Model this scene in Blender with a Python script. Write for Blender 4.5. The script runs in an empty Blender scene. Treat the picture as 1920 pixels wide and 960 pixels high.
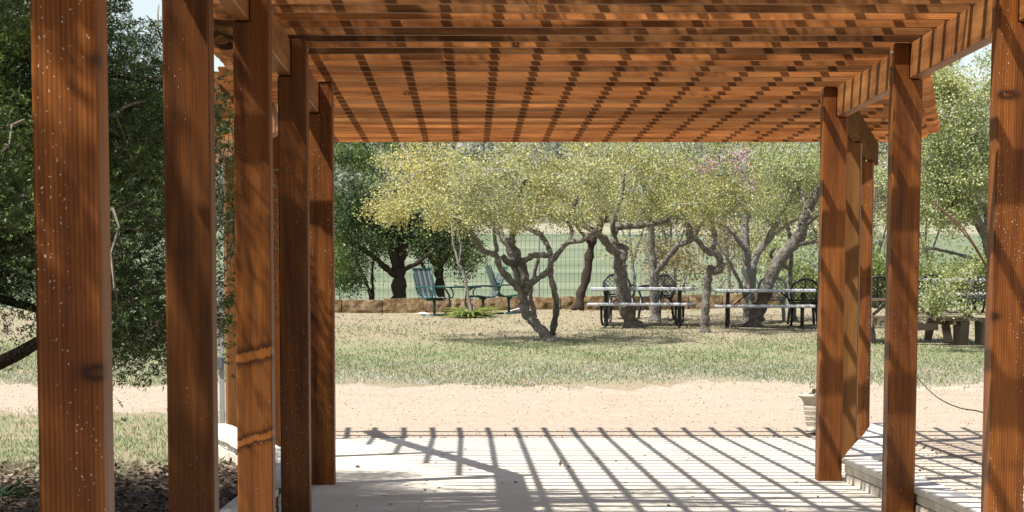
import bpy, bmesh, math, random
import numpy as np
from mathutils import Vector, Matrix, noise as mnoise

random.seed(7)
RNG = np.random.default_rng(11)
SC = bpy.context.scene
COL = SC.collection
H = 1.392                      # camera height over the patio
F = 4500.0                     # focal length in photo pixels
PPX, PPY = 878.0, 1069.0       # principal point in photo pixels
TH = math.atan((PPY - 580.0) / F)
CT, ST = math.cos(TH), math.sin(TH)


def at(px, py, Y):
    """world point seen at photo pixel (px, py) at distance Y"""
    a = (px - PPX) / F
    b = (PPY - py) / F
    dy = CT + b * ST
    dz = -ST + b * CT
    t = Y / dy
    return Vector((a * t, Y, H + dz * t))


def pix(p):
    z = p[2] - H
    zc = p[1] * CT - z * ST
    yc = p[1] * ST + z * CT
    return PPX + F * p[0] / zc, PPY - F * yc / zc


_TY = [-60, 26.2, 27.2, 51.4, 54, 62, 80, 120, 200, 320, 450, 700, 900, 1400]
_TZ = [-.03, -.03, .03, 1.425, 1.36, .85, 1.5, 2.45, 5.6, 11.6, 22.0, 56.0, 78.0, 60.0]


def tz(x, y):
    z = float(np.interp(y, _TY, _TZ))
    if y > 340:
        k = min(1, (y - 340) / 250)
        z += k * (6 * math.sin(x * .011 + 1.3) + 4 * math.sin(x * .027 + y * .008) + 2.2 * math.sin(x * .06 + y * .03))
    if 28 < y < 52:
        z += .02 * math.sin(x * 1.1 + y * .5) * min(1, (y - 28) / 4)
    return z


def ground_Y(px, py):
    lo = 20.0
    y = lo
    while y < 60:
        p = at(px, py, y)
        if p.z <= tz(p.x, y):
            return y
        y += .05
    return 55.0


# ------------------------------------------------------------------ object helpers
def link(o, parent=None):
    COL.objects.link(o)
    if parent is not None:
        o.parent = parent
    return o


def thing(name, label, cat, loc=(0, 0, 0), rz=0, group=None):
    o = bpy.data.objects.new(name, None)
    o.empty_display_size = .1
    link(o)
    o.location = loc
    o.rotation_euler = (0, 0, rz)
    tag(o, label, cat, group)
    return o


def tag(o, label, cat, group=None):
    o['label'] = label
    o['category'] = cat
    if group:
        o['group'] = group
    return o


def struct(o, kind='structure'):
    o['kind'] = kind
    return o


def dup(root, loc, rz, label):
    r = root.copy()
    COL.objects.link(r)
    r.location = loc
    r.rotation_euler = (0, 0, rz)
    r['label'] = label
    for ch in list(root.children):
        c = ch.copy()
        COL.objects.link(c)
        c.parent = r
        for g in ch.children:
            d = g.copy()
            COL.objects.link(d)
            d.parent = c
    return r


class MB:
    """collects polygons and builds one mesh object"""
    def __init__(s):
        s.v = []
        s.f = []
        s.smooth = False

    def add(s, vs, fs):
        n = len(s.v)
        s.v.extend([tuple(v) for v in vs])
        s.f.extend([tuple(i + n for i in f) for f in fs])

    def box(s, x0, x1, y0, y1, z0, z1, M=None):
        vs = [Vector((x, y, z)) for z in (z0, z1) for y in (y0, y1) for x in (x0, x1)]
        if M is not None:
            vs = [M @ v for v in vs]
        s.add(vs, [(0, 2, 3, 1), (4, 5, 7, 6), (0, 1, 5, 4), (2, 6, 7, 3), (0, 4, 6, 2), (1, 3, 7, 5)])

    def obox(s, p, q, w, h, up=(0, 0, 1)):
        """bar from p to q, w across, h along up"""
        p = Vector(p); q = Vector(q)
        d = (q - p); L = d.length; d.normalize()
        u = Vector(up)
        sx = d.cross(u); sx.normalize()
        uu = sx.cross(d)
        vs = []
        for t in (p, q):
            for a, b in ((-1, -1), (1, -1), (1, 1), (-1, 1)):
                vs.append(t + sx * (a * w / 2) + uu * (b * h / 2))
        s.add(vs, [(0, 1, 2, 3), (7, 6, 5, 4), (0, 4, 5, 1), (1, 5, 6, 2), (2, 6, 7, 3), (3, 7, 4, 0)])

    def prism(s, poly, ax, a0, a1, M=None):
        """polygon (2D) extruded along axis ax from a0 to a1"""
        n = len(poly)
        vs = []
        for a in (a0, a1):
            for (u, v) in poly:
                if ax == 'y':
                    vs.append(Vector((u, a, v)))
                elif ax == 'x':
                    vs.append(Vector((a, u, v)))
                else:
                    vs.append(Vector((u, v, a)))
        if M is not None:
            vs = [M @ v for v in vs]
        fs = [tuple(range(n)), tuple(range(2 * n - 1, n - 1, -1))]
        for i in range(n):
            j = (i + 1) % n
            fs.append((i, i + n, j + n, j))
        s.add(vs, fs)

    def tube(s, pts, rad, n=8, cap=True, rough=0.0, rnd=None):
        pts = [Vector(p) for p in pts]
        if not isinstance(rad, (list, tuple)):
            rad = [rad] * len(pts)
        m = len(pts)
        ref = None
        vs = []
        for i, p in enumerate(pts):
            a = pts[max(0, i - 1)]
            b = pts[min(m - 1, i + 1)]
            d = (b - a)
            if d.length < 1e-9:
                d = Vector((0, 0, 1))
            d.normalize()
            if ref is None:
                ref = d.orthogonal().normalized()
            else:
                ref = ref - d * ref.dot(d)
                if ref.length < 1e-6:
                    ref = d.orthogonal()
                ref.normalize()
            bi = d.cross(ref)
            for k in range(n):
                t = 2 * math.pi * k / n
                rr = rad[i]
                if rough and rnd:
                    rr *= 1 + rough * (rnd.random() - .5)
                vs.append(p + (ref * math.cos(t) + bi * math.sin(t)) * rr)
        fs = []
        for i in range(m - 1):
            for k in range(n):
                k2 = (k + 1) % n
                fs.append((i * n + k, i * n + k2, (i + 1) * n + k2, (i + 1) * n + k))
        if cap:
            fs.append(tuple(range(n - 1, -1, -1)))
            fs.append(tuple(range((m - 1) * n, m * n)))
        s.add(vs, fs)

    def lathe(s, prof, n=24, c=(0, 0, 0)):
        vs = []
        for (r, z) in prof:
            for k in range(n):
                t = 2 * math.pi * k / n
                vs.append((c[0] + r * math.cos(t), c[1] + r * math.sin(t), c[2] + z))
        fs = []
        for i in range(len(prof) - 1):
            for k in range(n):
                k2 = (k + 1) % n
                fs.append((i * n + k, i * n + k2, (i + 1) * n + k2, (i + 1) * n + k))
        s.add(vs, fs)

    def build(s, name, mat, parent=None, smooth=False, bevel=0.0, loc=None):
        me = bpy.data.meshes.new(name)
        me.from_pydata(s.v, [], s.f)
        me.update()
        if bevel:
            bm = bmesh.new()
            bm.from_mesh(me)
            bmesh.ops.recalc_face_normals(bm, faces=bm.faces)
            es = [e for e in bm.edges if len(e.link_faces) == 2 and e.calc_face_angle(0) > .6]
            bmesh.ops.bevel(bm, geom=es, offset=bevel, segments=1, affect='EDGES')
            bm.to_mesh(me)
            bm.free()
        else:
            bm = bmesh.new()
            bm.from_mesh(me)
            bmesh.ops.recalc_face_normals(bm, faces=bm.faces)
            bm.to_mesh(me)
            bm.free()
        if smooth:
            for p in me.polygons:
                p.use_smooth = True
        me.materials.append(mat)
        o = bpy.data.objects.new(name, me)
        link(o, parent)
        if loc is not None:
            o.location = loc
        return o


def np_mesh(name, V, faces4, mat, parent=None, tri=False):
    """fast mesh from numpy: V (n,3), faces (m,4) or (m,3)"""
    me = bpy.data.meshes.new(name)
    k = faces4.shape[1]
    me.vertices.add(len(V))
    me.vertices.foreach_set('co', np.ascontiguousarray(V, dtype=np.float32).ravel())
    me.loops.add(faces4.size)
    me.loops.foreach_set('vertex_index', faces4.astype(np.int32).ravel())
    me.polygons.add(len(faces4))
    me.polygons.foreach_set('loop_start', np.arange(0, faces4.size, k, dtype=np.int32))
    try:
        me.polygons.foreach_set('loop_total', np.full(len(faces4), k, dtype=np.int32))
    except Exception:
        pass
    me.update(calc_edges=True)
    me.materials.append(mat)
    o = bpy.data.objects.new(name, me)
    link(o, parent)
    return o


def unit(a):
    return a / np.maximum(np.linalg.norm(a, axis=1, keepdims=True), 1e-9)


def leaf_arrays(C, D, L, W, rng, flat=0.0):
    """kite-shaped leaf at each C along D: returns verts, faces"""
    n = len(C)
    D = unit(D)
    R = rng.normal(size=(n, 3))
    R[:, 2] *= (1 - flat)
    S = unit(np.cross(D, R))
    N = np.cross(S, D)
    L = np.broadcast_to(np.asarray(L), (n,))[:, None]
    W = np.broadcast_to(np.asarray(W), (n,))[:, None]
    a = C
    b = C + D * L * .5 + S * W * .5 + N * W * .18
    c = C + D * L
    d = C + D * L * .5 - S * W * .5 + N * W * .18
    V = np.stack([a, b, c, d], axis=1).reshape(-1, 3)
    Fc = np.arange(4 * n).reshape(-1, 4)
    return V, Fc


# ------------------------------------------------------------------ materials
ALB = .78       # overall albedo level of everything except the pale stone


def alb(c):
    return tuple(x * ALB for x in c)


class NT:
    def __init__(s, name):
        s.m = bpy.data.materials.new(name)
        s.m.use_nodes = True
        s.t = s.m.node_tree
        s.t.nodes.clear()
        s.out = s.n('ShaderNodeOutputMaterial')

    def n(s, typ, **kw):
        nd = s.t.nodes.new(typ)
        for k, v in kw.items():
            if k.startswith('i_'):
                key = k[2:]
                if key.isdigit():
                    key = int(key)
                nd.inputs[key].default_value = v
            else:
                setattr(nd, k, v)
        return nd

    def l(s, a, b):
        s.t.links.new(a, b)

    def math(s, op, a, b=None, clamp=False):
        nd = s.n('ShaderNodeMath', operation=op, use_clamp=clamp)
        for i, x in enumerate((a, b)):
            if x is None:
                continue
            if isinstance(x, (int, float)):
                nd.inputs[i].default_value = x
            else:
                s.l(x, nd.inputs[i])
        return nd.outputs[0]

    def ramp(s, fac, stops, interp='LINEAR'):
        nd = s.n('ShaderNodeValToRGB')
        cr = nd.color_ramp
        cr.interpolation = interp
        while len(cr.elements) < len(stops):
            cr.elements.new(.5)
        for e, (p, c) in zip(cr.elements, stops):
            e.position = p
            if isinstance(c, (int, float)):
                c = (c, c, c)
            else:
                c = alb(c)
            e.color = (*c, 1)
        s.l(fac, nd.inputs[0])
        return nd.outputs[0]

    def mix(s, fac, a, b, mode='MIX'):
        nd = s.n('ShaderNodeMix', data_type='RGBA', blend_type=mode)
        nd.clamp_factor = True
        for sock, x in ((nd.inputs[0], fac), (nd.inputs[6], a), (nd.inputs[7], b)):
            if isinstance(x, (int, float)):
                sock.default_value = x
            elif isinstance(x, tuple):
                sock.default_value = (*alb(x), 1)
            else:
                s.l(x, sock)
        return nd.outputs[2]

    def noise(s, vec, scale, detail=4, rough=.55, dist=0.0):
        nd = s.n('ShaderNodeTexNoise')
        nd.inputs['Scale'].default_value = scale
        nd.inputs['Detail'].default_value = detail
        nd.inputs['Roughness'].default_value = rough
        nd.inputs['Distortion'].default_value = dist
        if vec is not None:
            s.l(vec, nd.inputs['Vector'])
        return nd.outputs[0]

    def mapping(s, vec, scale=(1, 1, 1), loc=(0, 0, 0)):
        nd = s.n('ShaderNodeMapping')
        nd.inputs['Scale'].default_value = scale
        nd.inputs['Location'].default_value = loc
        s.l(vec, nd.inputs['Vector'])
        return nd.outputs[0]

    def obj(s):
        return s.n('ShaderNodeTexCoord').outputs['Object']

    def finish(s, color, rough=.7, bump=None, bstr=.3, bdist=.01, spec=.3, metal=0.0):
        b = s.n('ShaderNodeBsdfPrincipled')
        if isinstance(color, tuple):
            b.inputs['Base Color'].default_value = (*color, 1)
        else:
            s.l(color, b.inputs['Base Color'])
        if isinstance(rough, (int, float)):
            b.inputs['Roughness'].default_value = rough
        else:
            s.l(rough, b.inputs['Roughness'])
        b.inputs['Specular IOR Level'].default_value = spec
        b.inputs['Metallic'].default_value = metal
        if bump is not None:
            bn = s.n('ShaderNodeBump')
            bn.inputs['Strength'].default_value = bstr
            bn.inputs['Distance'].default_value = bdist
            s.l(bump, bn.inputs['Height'])
            s.l(bn.outputs[0], b.inputs['Normal'])
        s.l(b.outputs[0], s.out.inputs[0])
        return s.m


def mat_plain(name, col, rough=.6, var=.25, scale=8, bump=.1, spec=.3, metal=0.0, bscale=60):
    t = NT(name)
    o = t.obj()
    n = t.noise(o, scale, 5)
    c = t.ramp(n, [(.3, tuple(x * (1 - var) for x in col)), (.7, tuple(min(1, x * (1 + var)) for x in col))])
    return t.finish(c, rough, t.noise(o, bscale, 3), bump, .004, spec, metal)


def mat_wood(name, axis, dark, light, specks=0.0, ring=95.0, knots=True, bstr=.25, grain=1.0, vary=.4, scars=(), spec=.2):
    t = NT(name)
    o = t.obj()
    rnd = t.n('ShaderNodeObjectInfo').outputs['Random']
    mul = t.n('ShaderNodeVectorMath', operation='SCALE')
    mul.inputs[0].default_value = (7.3, 9.1, 11.7)
    t.l(rnd, mul.inputs['Scale'])
    add = t.n('ShaderNodeVectorMath', operation='ADD')
    t.l(o, add.inputs[0]); t.l(mul.outputs[0], add.inputs[1])
    v = add.outputs[0]
    sc = {'x': (.45, 7, 7), 'y': (7, .45, 7), 'z': (7, 7, .45)}[axis]
    stretched = t.mapping(v, sc)
    n1 = t.noise(stretched, 1.6, 6, .6, .4)
    n2 = t.noise(t.mapping(v, tuple(x * 4 for x in sc)), 1.6, 4, .6)
    big = t.noise(v, 1.1, 3)
    # knots: rings bend round them
    kv = t.mapping(v, {'x': (4.6, 2.0, 2.0), 'y': (2.0, 4.6, 2.0), 'z': (2.0, 2.0, 4.6)}[axis])
    vor = t.n('ShaderNodeTexVoronoi', feature='F1')
    vor.inputs['Scale'].default_value = 1.0
    vor.inputs['Randomness'].default_value = 1.0
    t.l(kv, vor.inputs['Vector'])
    kd = vor.outputs['Distance']
    ksel = t.ramp(vor.outputs['Color'], [(.6, 0.0), (.64, 1.0)])
    kwob = t.math('ADD', kd, t.math('MULTIPLY', t.math('SUBTRACT', n2, .5), .12))
    kmask = t.math('MULTIPLY', t.ramp(kwob, [(.04, .55), (.085, 1.0), (.13, .55), (.17, .2), (.28, 0.0)]), ksel)
    # ring lines
    wv = t.n('ShaderNodeTexWave', wave_type='RINGS', rings_direction=axis.upper(), wave_profile='SAW')
    wv.inputs['Scale'].default_value = ring / 3.2
    wv.inputs['Distortion'].default_value = 7.0
    wv.inputs['Detail'].default_value = 2
    wv.inputs['Detail Scale'].default_value = .07
    off = t.mapping(v, (1, 1, 1) if axis != 'z' else (1, 1, .22), (.3, -.4, .2))
    if axis == 'x':
        off = t.mapping(v, (.22, 1, 1), (.3, -.4, .2))
    if axis == 'y':
        off = t.mapping(v, (1, .22, 1), (.3, -.4, .2))
    t.l(off, wv.inputs['Vector'])
    ringf = wv.outputs['Fac']
    base = t.ramp(n1, [(.28, dark), (.5, tuple((a + b) / 2 for a, b in zip(dark, light))), (.74, light)])
    c = t.mix(t.math('MULTIPLY', ringf, .38 * grain), base, tuple(x * .45 for x in dark))
    c = t.mix(t.math('MULTIPLY', t.ramp(n2, [(.45, 0.0), (.75, 1.0)]), .3 * grain), c, tuple(x * .5 for x in dark))
    c = t.mix(t.math('MULTIPLY', t.ramp(big, [(.45, 0.0), (.7, 1.0)]), .35), c, (dark[0] * .9, dark[1] * .62, dark[2] * .6))
    if knots:
        c = t.mix(t.math('MULTIPLY', kmask, .95), c, tuple(x * .22 for x in dark))
    if scars:
        so = t.n('ShaderNodeSeparateXYZ')
        t.l(o, so.inputs[0])
        for (z0, sl, wd) in scars:
            zz_ = t.math('ADD', t.math('SUBTRACT', so.outputs[2], z0), t.math('MULTIPLY', so.outputs[0], sl))
            dd = t.math('ABSOLUTE', t.math('ADD', zz_, t.math('MULTIPLY', t.math('SUBTRACT', t.noise(t.mapping(o, (14, 14, 4)), 2, 6, .75), .5), .085)))
            dd = t.math('DIVIDE', dd, wd)
            c = t.mix(t.ramp(dd, [(0.0, .55), (.25, .4), (.42, 0.0)]), c, tuple(x * .95 for x in light))
            c = t.mix(t.math('MULTIPLY', t.ramp(dd, [(.28, 0.0), (.42, 1.0), (.55, .8), (1.0, 0.0)]), .85), c, tuple(x * .22 for x in dark))
    if specks:
        v2 = t.n('ShaderNodeTexVoronoi', feature='F1')
        v2.inputs['Scale'].default_value = 62
        wob = t.n('ShaderNodeTexNoise')
        wob.inputs['Scale'].default_value = 45
        t.l(v, wob.inputs['Vector'])
        wadd = t.n('ShaderNodeVectorMath', operation='MULTIPLY_ADD')
        t.l(wob.outputs['Color'], wadd.inputs[0])
        wadd.inputs[1].default_value = (.022, .022, .022)
        t.l(t.mapping(v, (1, 1, .7)), wadd.inputs[2])
        t.l(wadd.outputs[0], v2.inputs['Vector'])
        zone0 = t.noise(v, 130, 2)
        sp = t.ramp(t.math('ADD', v2.outputs['Distance'], t.math('MULTIPLY', zone0, .3)), [(.24, 1.0), (.32, 0.0)])
        zone = t.noise(t.mapping(v, (7, 7, 1.0)), 1.0, 2)
        sel = t.ramp(v2.outputs['Color'], [(.28, 0.0), (.33, 1.0)])
        zz = t.ramp(zone, [(.45, 0.0), (.55, 1.0)])
        k = t.math('MULTIPLY', t.math('MULTIPLY', sp, zz), sel)
        c = t.mix(t.math('MULTIPLY', k, specks), c, (.62, .5, .4))
    hs = t.n('ShaderNodeHueSaturation')
    hs.inputs['Saturation'].default_value = 1.0
    t.l(t.math('ADD', t.math('MULTIPLY', rnd, vary), 1 - vary / 2), hs.inputs['Value'])
    t.l(c, hs.inputs['Color'])
    bh = t.math('ADD', t.math('MULTIPLY', ringf, -.6), n2)
    return t.finish(hs.outputs[0], t.math('ADD', .40, t.math('MULTIPLY', n2, .22)), bh, bstr, .004, spec)


def mat_leaf(name, cols, trans=.3, rough=.45, big=1.2, bigcol=None, spec=.3):
    t = NT(name)
    g = t.n('ShaderNodeNewGeometry')
    r = g.outputs['Random Per Island']
    n = len(cols)
    c = t.ramp(r, [((i + .5) / n, k) for i, k in enumerate(cols)])
    if bigcol is not None:
        bn = t.noise(g.outputs['Position'], big, 3)
        c = t.mix(t.ramp(bn, [(.5, 0.0), (.66, 1.0)]), c, t.mix(.55, c, bigcol))
    b = t.n('ShaderNodeBsdfPrincipled')
    t.l(c, b.inputs['Base Color'])
    b.inputs['Roughness'].default_value = rough
    b.inputs['Specular IOR Level'].default_value = spec
    tr = t.n('ShaderNodeBsdfTranslucent')
    t.l(c, tr.inputs['Color'])
    mx = t.n('ShaderNodeMixShader')
    mx.inputs[0].default_value = trans
    t.l(b.outputs[0], mx.inputs[1])
    t.l(tr.outputs[0], mx.inputs[2])
    t.l(mx.outputs[0], t.out.inputs[0])
    return t.m


def mat_bark(name, dark, light, scale=1.0, lichen=0.0):
    t = NT(name)
    o = t.obj()
    v = t.mapping(o, (22 * scale, 22 * scale, 8 * scale))
    n = t.noise(v, 2.2, 6, .65)
    vo = t.n('ShaderNodeTexVoronoi', feature='DISTANCE_TO_EDGE')
    vo.inputs['Scale'].default_value = 3.0
    t.l(v, vo.inputs['Vector'])
    cr = t.ramp(vo.outputs['Distance'], [(.0, .3), (.3, 1.0)])
    f = t.math('MULTIPLY', n, cr)
    c = t.ramp(f, [(.12, dark), (.6, light)])
    if lichen:
        ln = t.noise(o, 9, 6, .7)
        c = t.mix(t.math('MULTIPLY', t.ramp(ln, [(.5, 0.0), (.62, 1.0)]), lichen), c, (.46, .44, .39))
    return t.finish(c, .9, f, .8, .03, .15)


M = {}
M['post'] = mat_wood('post_wood', 'z', (0.0896, 0.0234, 0.0047), (0.4631, 0.1585, 0.0275), specks=.9, ring=105, grain=1.5, vary=.6, bstr=.5)
M['post_plain'] = mat_wood('plain_post_wood', 'z', (0.0896, 0.0234, 0.0047), (0.4631, 0.1585, 0.0275), specks=.35, ring=105, grain=1.5, vary=.6, bstr=.5)
M['post_scar'] = mat_wood('scarred_post_wood', 'z', (0.1141, 0.0313, 0.0064), (0.4915, 0.1722, 0.0312), specks=.6, ring=105, grain=1.5, bstr=.5, scars=((1.145, -.20, .07), (.69, -.28, .055)))
M['post_sunlit'] = mat_wood('sunlit_post_wood', 'z', (0.1600, 0.0600, 0.0144), (0.4160, 0.1880, 0.0464), specks=.4, ring=105, grain=1.4, bstr=.5)  # brighter, yellower copy of the post wood: sunlight painted into the colour
M['beam'] = mat_wood('beam_wood', 'y', (0.1600, 0.0560, 0.0144), (0.5754, 0.2506, 0.0742), grain=1.2, ring=110, specks=.5)
M['beam_grey'] = mat_wood('weathered_beam_wood', 'y', (.10, .05, .02), (.22, .12, .05), ring=110, spec=0.0)
M['rafter'] = mat_wood('rafter_wood', 'x', (0.1059, 0.0297, 0.0072), (0.6238, 0.2401, 0.0689), ring=100, specks=.4, vary=.75, spec=.06)
M['rafter_b'] = mat_wood('rafter_wood_plain', 'x', (0.0733, 0.0250, 0.0079), (0.5104, 0.2221, 0.0754), ring=100, vary=.8, spec=.06)
M['purlin'] = mat_wood('slat_wood', 'y', (0.1920, 0.0720, 0.0240), (0.3680, 0.1600, 0.0560), ring=100)
M['steel'] = mat_plain('bolt_steel', (.32, .30, .28), .5, metal=.8)
M['black'] = mat_plain('black_metal', (.012, .012, .014), .45, .3, 6, .05, .4)
M['black_plastic'] = mat_plain('black_resin', (.014, .014, .017), .38, .3, 6, .05, .45)
M['grey_plastic'] = mat_plain('grey_resin', (.20, .21, .23), .45, .15, 6, .05, .4)
M['green_metal'] = mat_plain('green_metal', (.012, .085, .065), .35, .15, 6, .03, .5)
M['old_wood'] = mat_wood('old_table_wood', 'x', (.17, .125, .085), (.38, .30, .22), ring=90)
M['pot'] = mat_plain('cast_stone', (.52, .465, .37), .85, .12, 14, .4)
M['pale_metal'] = mat_plain('pale_metal', (.30, .31, .30), .5, .1, 6, .05)
M['wire'] = mat_plain('rusty_wire', (.13, .125, .115), .6, .2, 6, .05)
M['grey_cap'] = mat_plain('lamp_grey', (.12, .13, .15), .4, .1, 6, .05)
M['bark'] = mat_bark('oak_bark', (.045, .037, .03), (.46, .40, .34), 1.0, .5)
M['bark_pale'] = mat_bark('pale_oak_bark', (.10, .09, .078), (.58, .54, .48), 1.0, .6)
M['bark_dark'] = mat_bark('juniper_bark', (.022, .016, .012), (.17, .125, .10), 1.3, 0)
M['twig_grey'] = mat_plain('lichen_twig', (.40, .37, .32), .9, .3, 9, .1)
M['twig_cedar'] = mat_plain('cedar_twig', (.20, .165, .13), .9, .4, 3, .1)
M['twig'] = mat_plain('bare_stem', (.16, .085, .05), .8, .2, 6, .05)
ALB = 1.27
M['oak_leaf'] = mat_leaf('oak_leaf', [(.10, .135, .045), (.16, .20, .065), (.24, .275, .095), (.30, .29, .10), (.20, .225, .08), (.34, .34, .19), (.33, .22, .07)],
                         .3, .45, .9, (.36, .30, .10), spec=.2)
M['oak_leaf_yellow'] = mat_leaf('yellowing_oak_leaf', [(.24, .27, .11), (.31, .33, .15), (.37, .37, .17), (.39, .32, .115), (.27, .29, .125), (.42, .41, .27), (.16, .19, .075)],
                                .32, .45, .6, (.42, .34, .10), spec=.2)
M['oak_leaf_green'] = mat_leaf('green_oak_leaf', [(.12, .165, .055), (.18, .23, .08), (.28, .32, .13), (.33, .32, .12), (.38, .39, .25), (.22, .26, .10)],
                               .3, .42, .9, (.37, .37, .16), spec=.2)
ALB = 1.0
M['juniper_leaf'] = mat_leaf('juniper_leaf', [(.014, .028, .011), (.026, .046, .016), (.055, .09, .027), (.12, .18, .045)], .25, .45, .75, (.24, .33, .07))  # last colour paints sunlit yellow-green patches into the foliage
ALB = .8
M['bush_leaf'] = mat_leaf('bush_leaf', [(.20, .25, .07), (.27, .32, .09), (.34, .36, .12), (.16, .21, .055)], .35, .45)
M['scrub_leaf'] = mat_leaf('scrub_leaf', [(.25, .22, .12), (.33, .23, .07), (.38, .28, .09), (.20, .21, .10), (.33, .31, .22)], .3, .5)
M['flower'] = mat_leaf('redbud_blossom', [(.42, .10, .28), (.52, .18, .38), (.36, .08, .26)], .3, .5)
M['far_leaf'] = mat_leaf('far_leaf', [(.17, .19, .13), (.23, .24, .17), (.28, .27, .22), (.13, .16, .10)], .2, .6)
ALB = .92
M['blade'] = mat_leaf('grass_blade', [(.11, .17, .05), (.17, .24, .08), (.26, .30, .14), (.40, .37, .23), (.15, .21, .07)], .35, .5)
M['sage_blade'] = mat_leaf('sage_blade', [(.36, .40, .34), (.43, .45, .40), (.28, .34, .24), (.48, .46, .40)], .3, .5)
M['strap'] = mat_leaf('strap_leaf', [(.21, .28, .07), (.34, .40, .11), (.43, .43, .15), (.16, .23, .06)], .35, .4)
ALB = .78
M['dark_strap'] = mat_leaf('dark_strap_leaf', [(.04, .085, .025), (.06, .12, .035)], .3, .4)
M['litter'] = mat_leaf('dead_leaf', [(.42, .31, .20), (.52, .41, .29), (.32, .22, .13), (.58, .50, .39), (.24, .16, .09)], .15, .6)
M['mulch'] = mat_leaf('mulch_leaf', [(.10, .065, .04), (.17, .12, .085), (.25, .19, .14), (.065, .045, .03), (.34, .27, .2)], .1, .7)
M['pebble'] = mat_plain('pebble', (.52, .40, .28), .9, .3, 3, .1)


def mat_ground():
    t = NT('ground_soil')
    o = t.obj()
    sx = t.n('ShaderNodeSeparateXYZ')
    t.l(o, sx.inputs[0])
    X, Y = sx.outputs[0], sx.outputs[1]
    fine = t.noise(o, 30, 5, .7)
    mid = t.noise(o, 1.4, 5, .6)
    lite = t.ramp(fine, [(.3, (.21, .15, .105)), (.5, (.33, .25, .18)), (.7, (.45, .37, .29))])
    grass = t.ramp(fine, [(.3, (.11, .15, .06)), (.55, (.20, .235, .115)), (.72, (.37, .35, .23))])
    yn = t.math('ADD', Y, t.math('MULTIPLY', t.math('SUBTRACT', mid, .5), 5.0))
    # lawn belt
    g1 = t.math('MULTIPLY', t.ramp(t.math('DIVIDE', yn, 100.0), [(.318, 0.0), (.338, .45), (.362, .6), (.38, .95), (.40, .9), (.43, .4), (.50, .4), (.52, .6)]),
                t.ramp(mid, [(.35, .45), (.6, 1.0)]))
    g2 = t.math('MULTIPLY', t.ramp(t.math('DIVIDE', yn, 100.0), [(.205, 0.0), (.225, .8), (.29, .8), (.30, 0.0)]), t.ramp(t.noise(o, 2.3, 5, .65), [(.42, .15), (.58, 1.0)]))
    c = t.mix(t.math('MAXIMUM', g1, g2), lite, grass)
    # dark mulch close to the pergola
    mul = t.ramp(fine, [(.35, (.045, .03, .02)), (.6, (.14, .095, .065)), (.75, (.26, .19, .14))])
    leftm = t.ramp(t.math('DIVIDE', X, -10.0), [(.1, 0.0), (.11, 1.0)])
    nearm = t.ramp(t.math('DIVIDE', yn, 100.0), [(.195, 1.0), (.225, 0.0)])
    c = t.mix(t.math('MULTIPLY', leftm, nearm), c, mul)
    # gravel to the right of the low wall
    gr = t.ramp(t.noise(o, 55, 4, .75), [(.3, (.40, .325, .25)), (.5, (.56, .475, .38)), (.72, (.68, .60, .51))])
    rightm = t.ramp(t.math('DIVIDE', X, 10.0), [(.3, 0.0), (.31, 1.0)])
    nr = t.ramp(t.math('DIVIDE', yn, 100.0), [(.32, 1.0), (.335, 0.0)])
    c = t.mix(t.math('MULTIPLY', rightm, nr), c, gr)
    # far field
    rows = t.n('ShaderNodeTexWave', wave_type='BANDS', bands_direction='Y')
    rows.inputs['Scale'].default_value = .25
    rows.inputs['Distortion'].default_value = 1.5
    t.l(o, rows.inputs['Vector'])
    fn = t.noise(t.mapping(o, (.35, 1.0, 1)), .05, 5)
    field = t.ramp(fn, [(.35, (.115, .15, .085)), (.55, (.165, .195, .12)), (.7, (.225, .235, .155))])
    field = t.mix(t.math('MULTIPLY', rows.outputs['Fac'], .05), field, (.33, .34, .24))
    ff = t.ramp(t.math('DIVIDE', Y, 100.0), [(.56, 0.0), (.62, 1.0)])
    c = t.mix(ff, c, field)
    hn = t.noise(o, .045, 6, .7)
    hill = t.ramp(hn, [(.35, (.08, .095, .06)), (.5, (.15, .155, .115)), (.66, (.23, .215, .17))])
    yk = t.math('DIVIDE', t.math('ADD', Y, t.math('MULTIPLY', t.math('SUBTRACT', fn, .5), 60.0)), 1000.0)
    c = t.mix(t.ramp(yk, [(.30, 0.0), (.305, 1.0), (.345, 1.0), (.36, 0.0)]), c, (.30, .28, .20))
    c = t.mix(t.ramp(yk, [(.345, 0.0), (.36, 1.0)]), c, hill)
    return t.finish(c, .95, fine, .5, .02, .1)


def mat_gravel():
    t = NT('gravel')
    o = t.obj()
    f = t.noise(o, 60, 5, .75)
    f2 = t.noise(t.mapping(o, (.6, 1.6, 1)), 1.3, 5, .6)
    c = t.ramp(f, [(.28, (.26, .185, .125)), (.45, (.395, .32, .245)), (.58, (.455, .38, .30)), (.75, (.59, .52, .44))])
    c = t.mix(t.math('MULTIPLY', t.ramp(f2, [(.48, 0.0), (.7, 1.0)]), .4), c, (.35, .255, .185))
    f3 = t.noise(t.mapping(o, (1, 2.0, 1)), 12, 6, .8)
    c = t.mix(t.math('MULTIPLY', t.ramp(f3, [(.48, 0.0), (.66, 1.0)]), .7), c, (.24, .18, .13))
    return t.finish(c, .95, f, .6, .012, .1)


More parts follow.
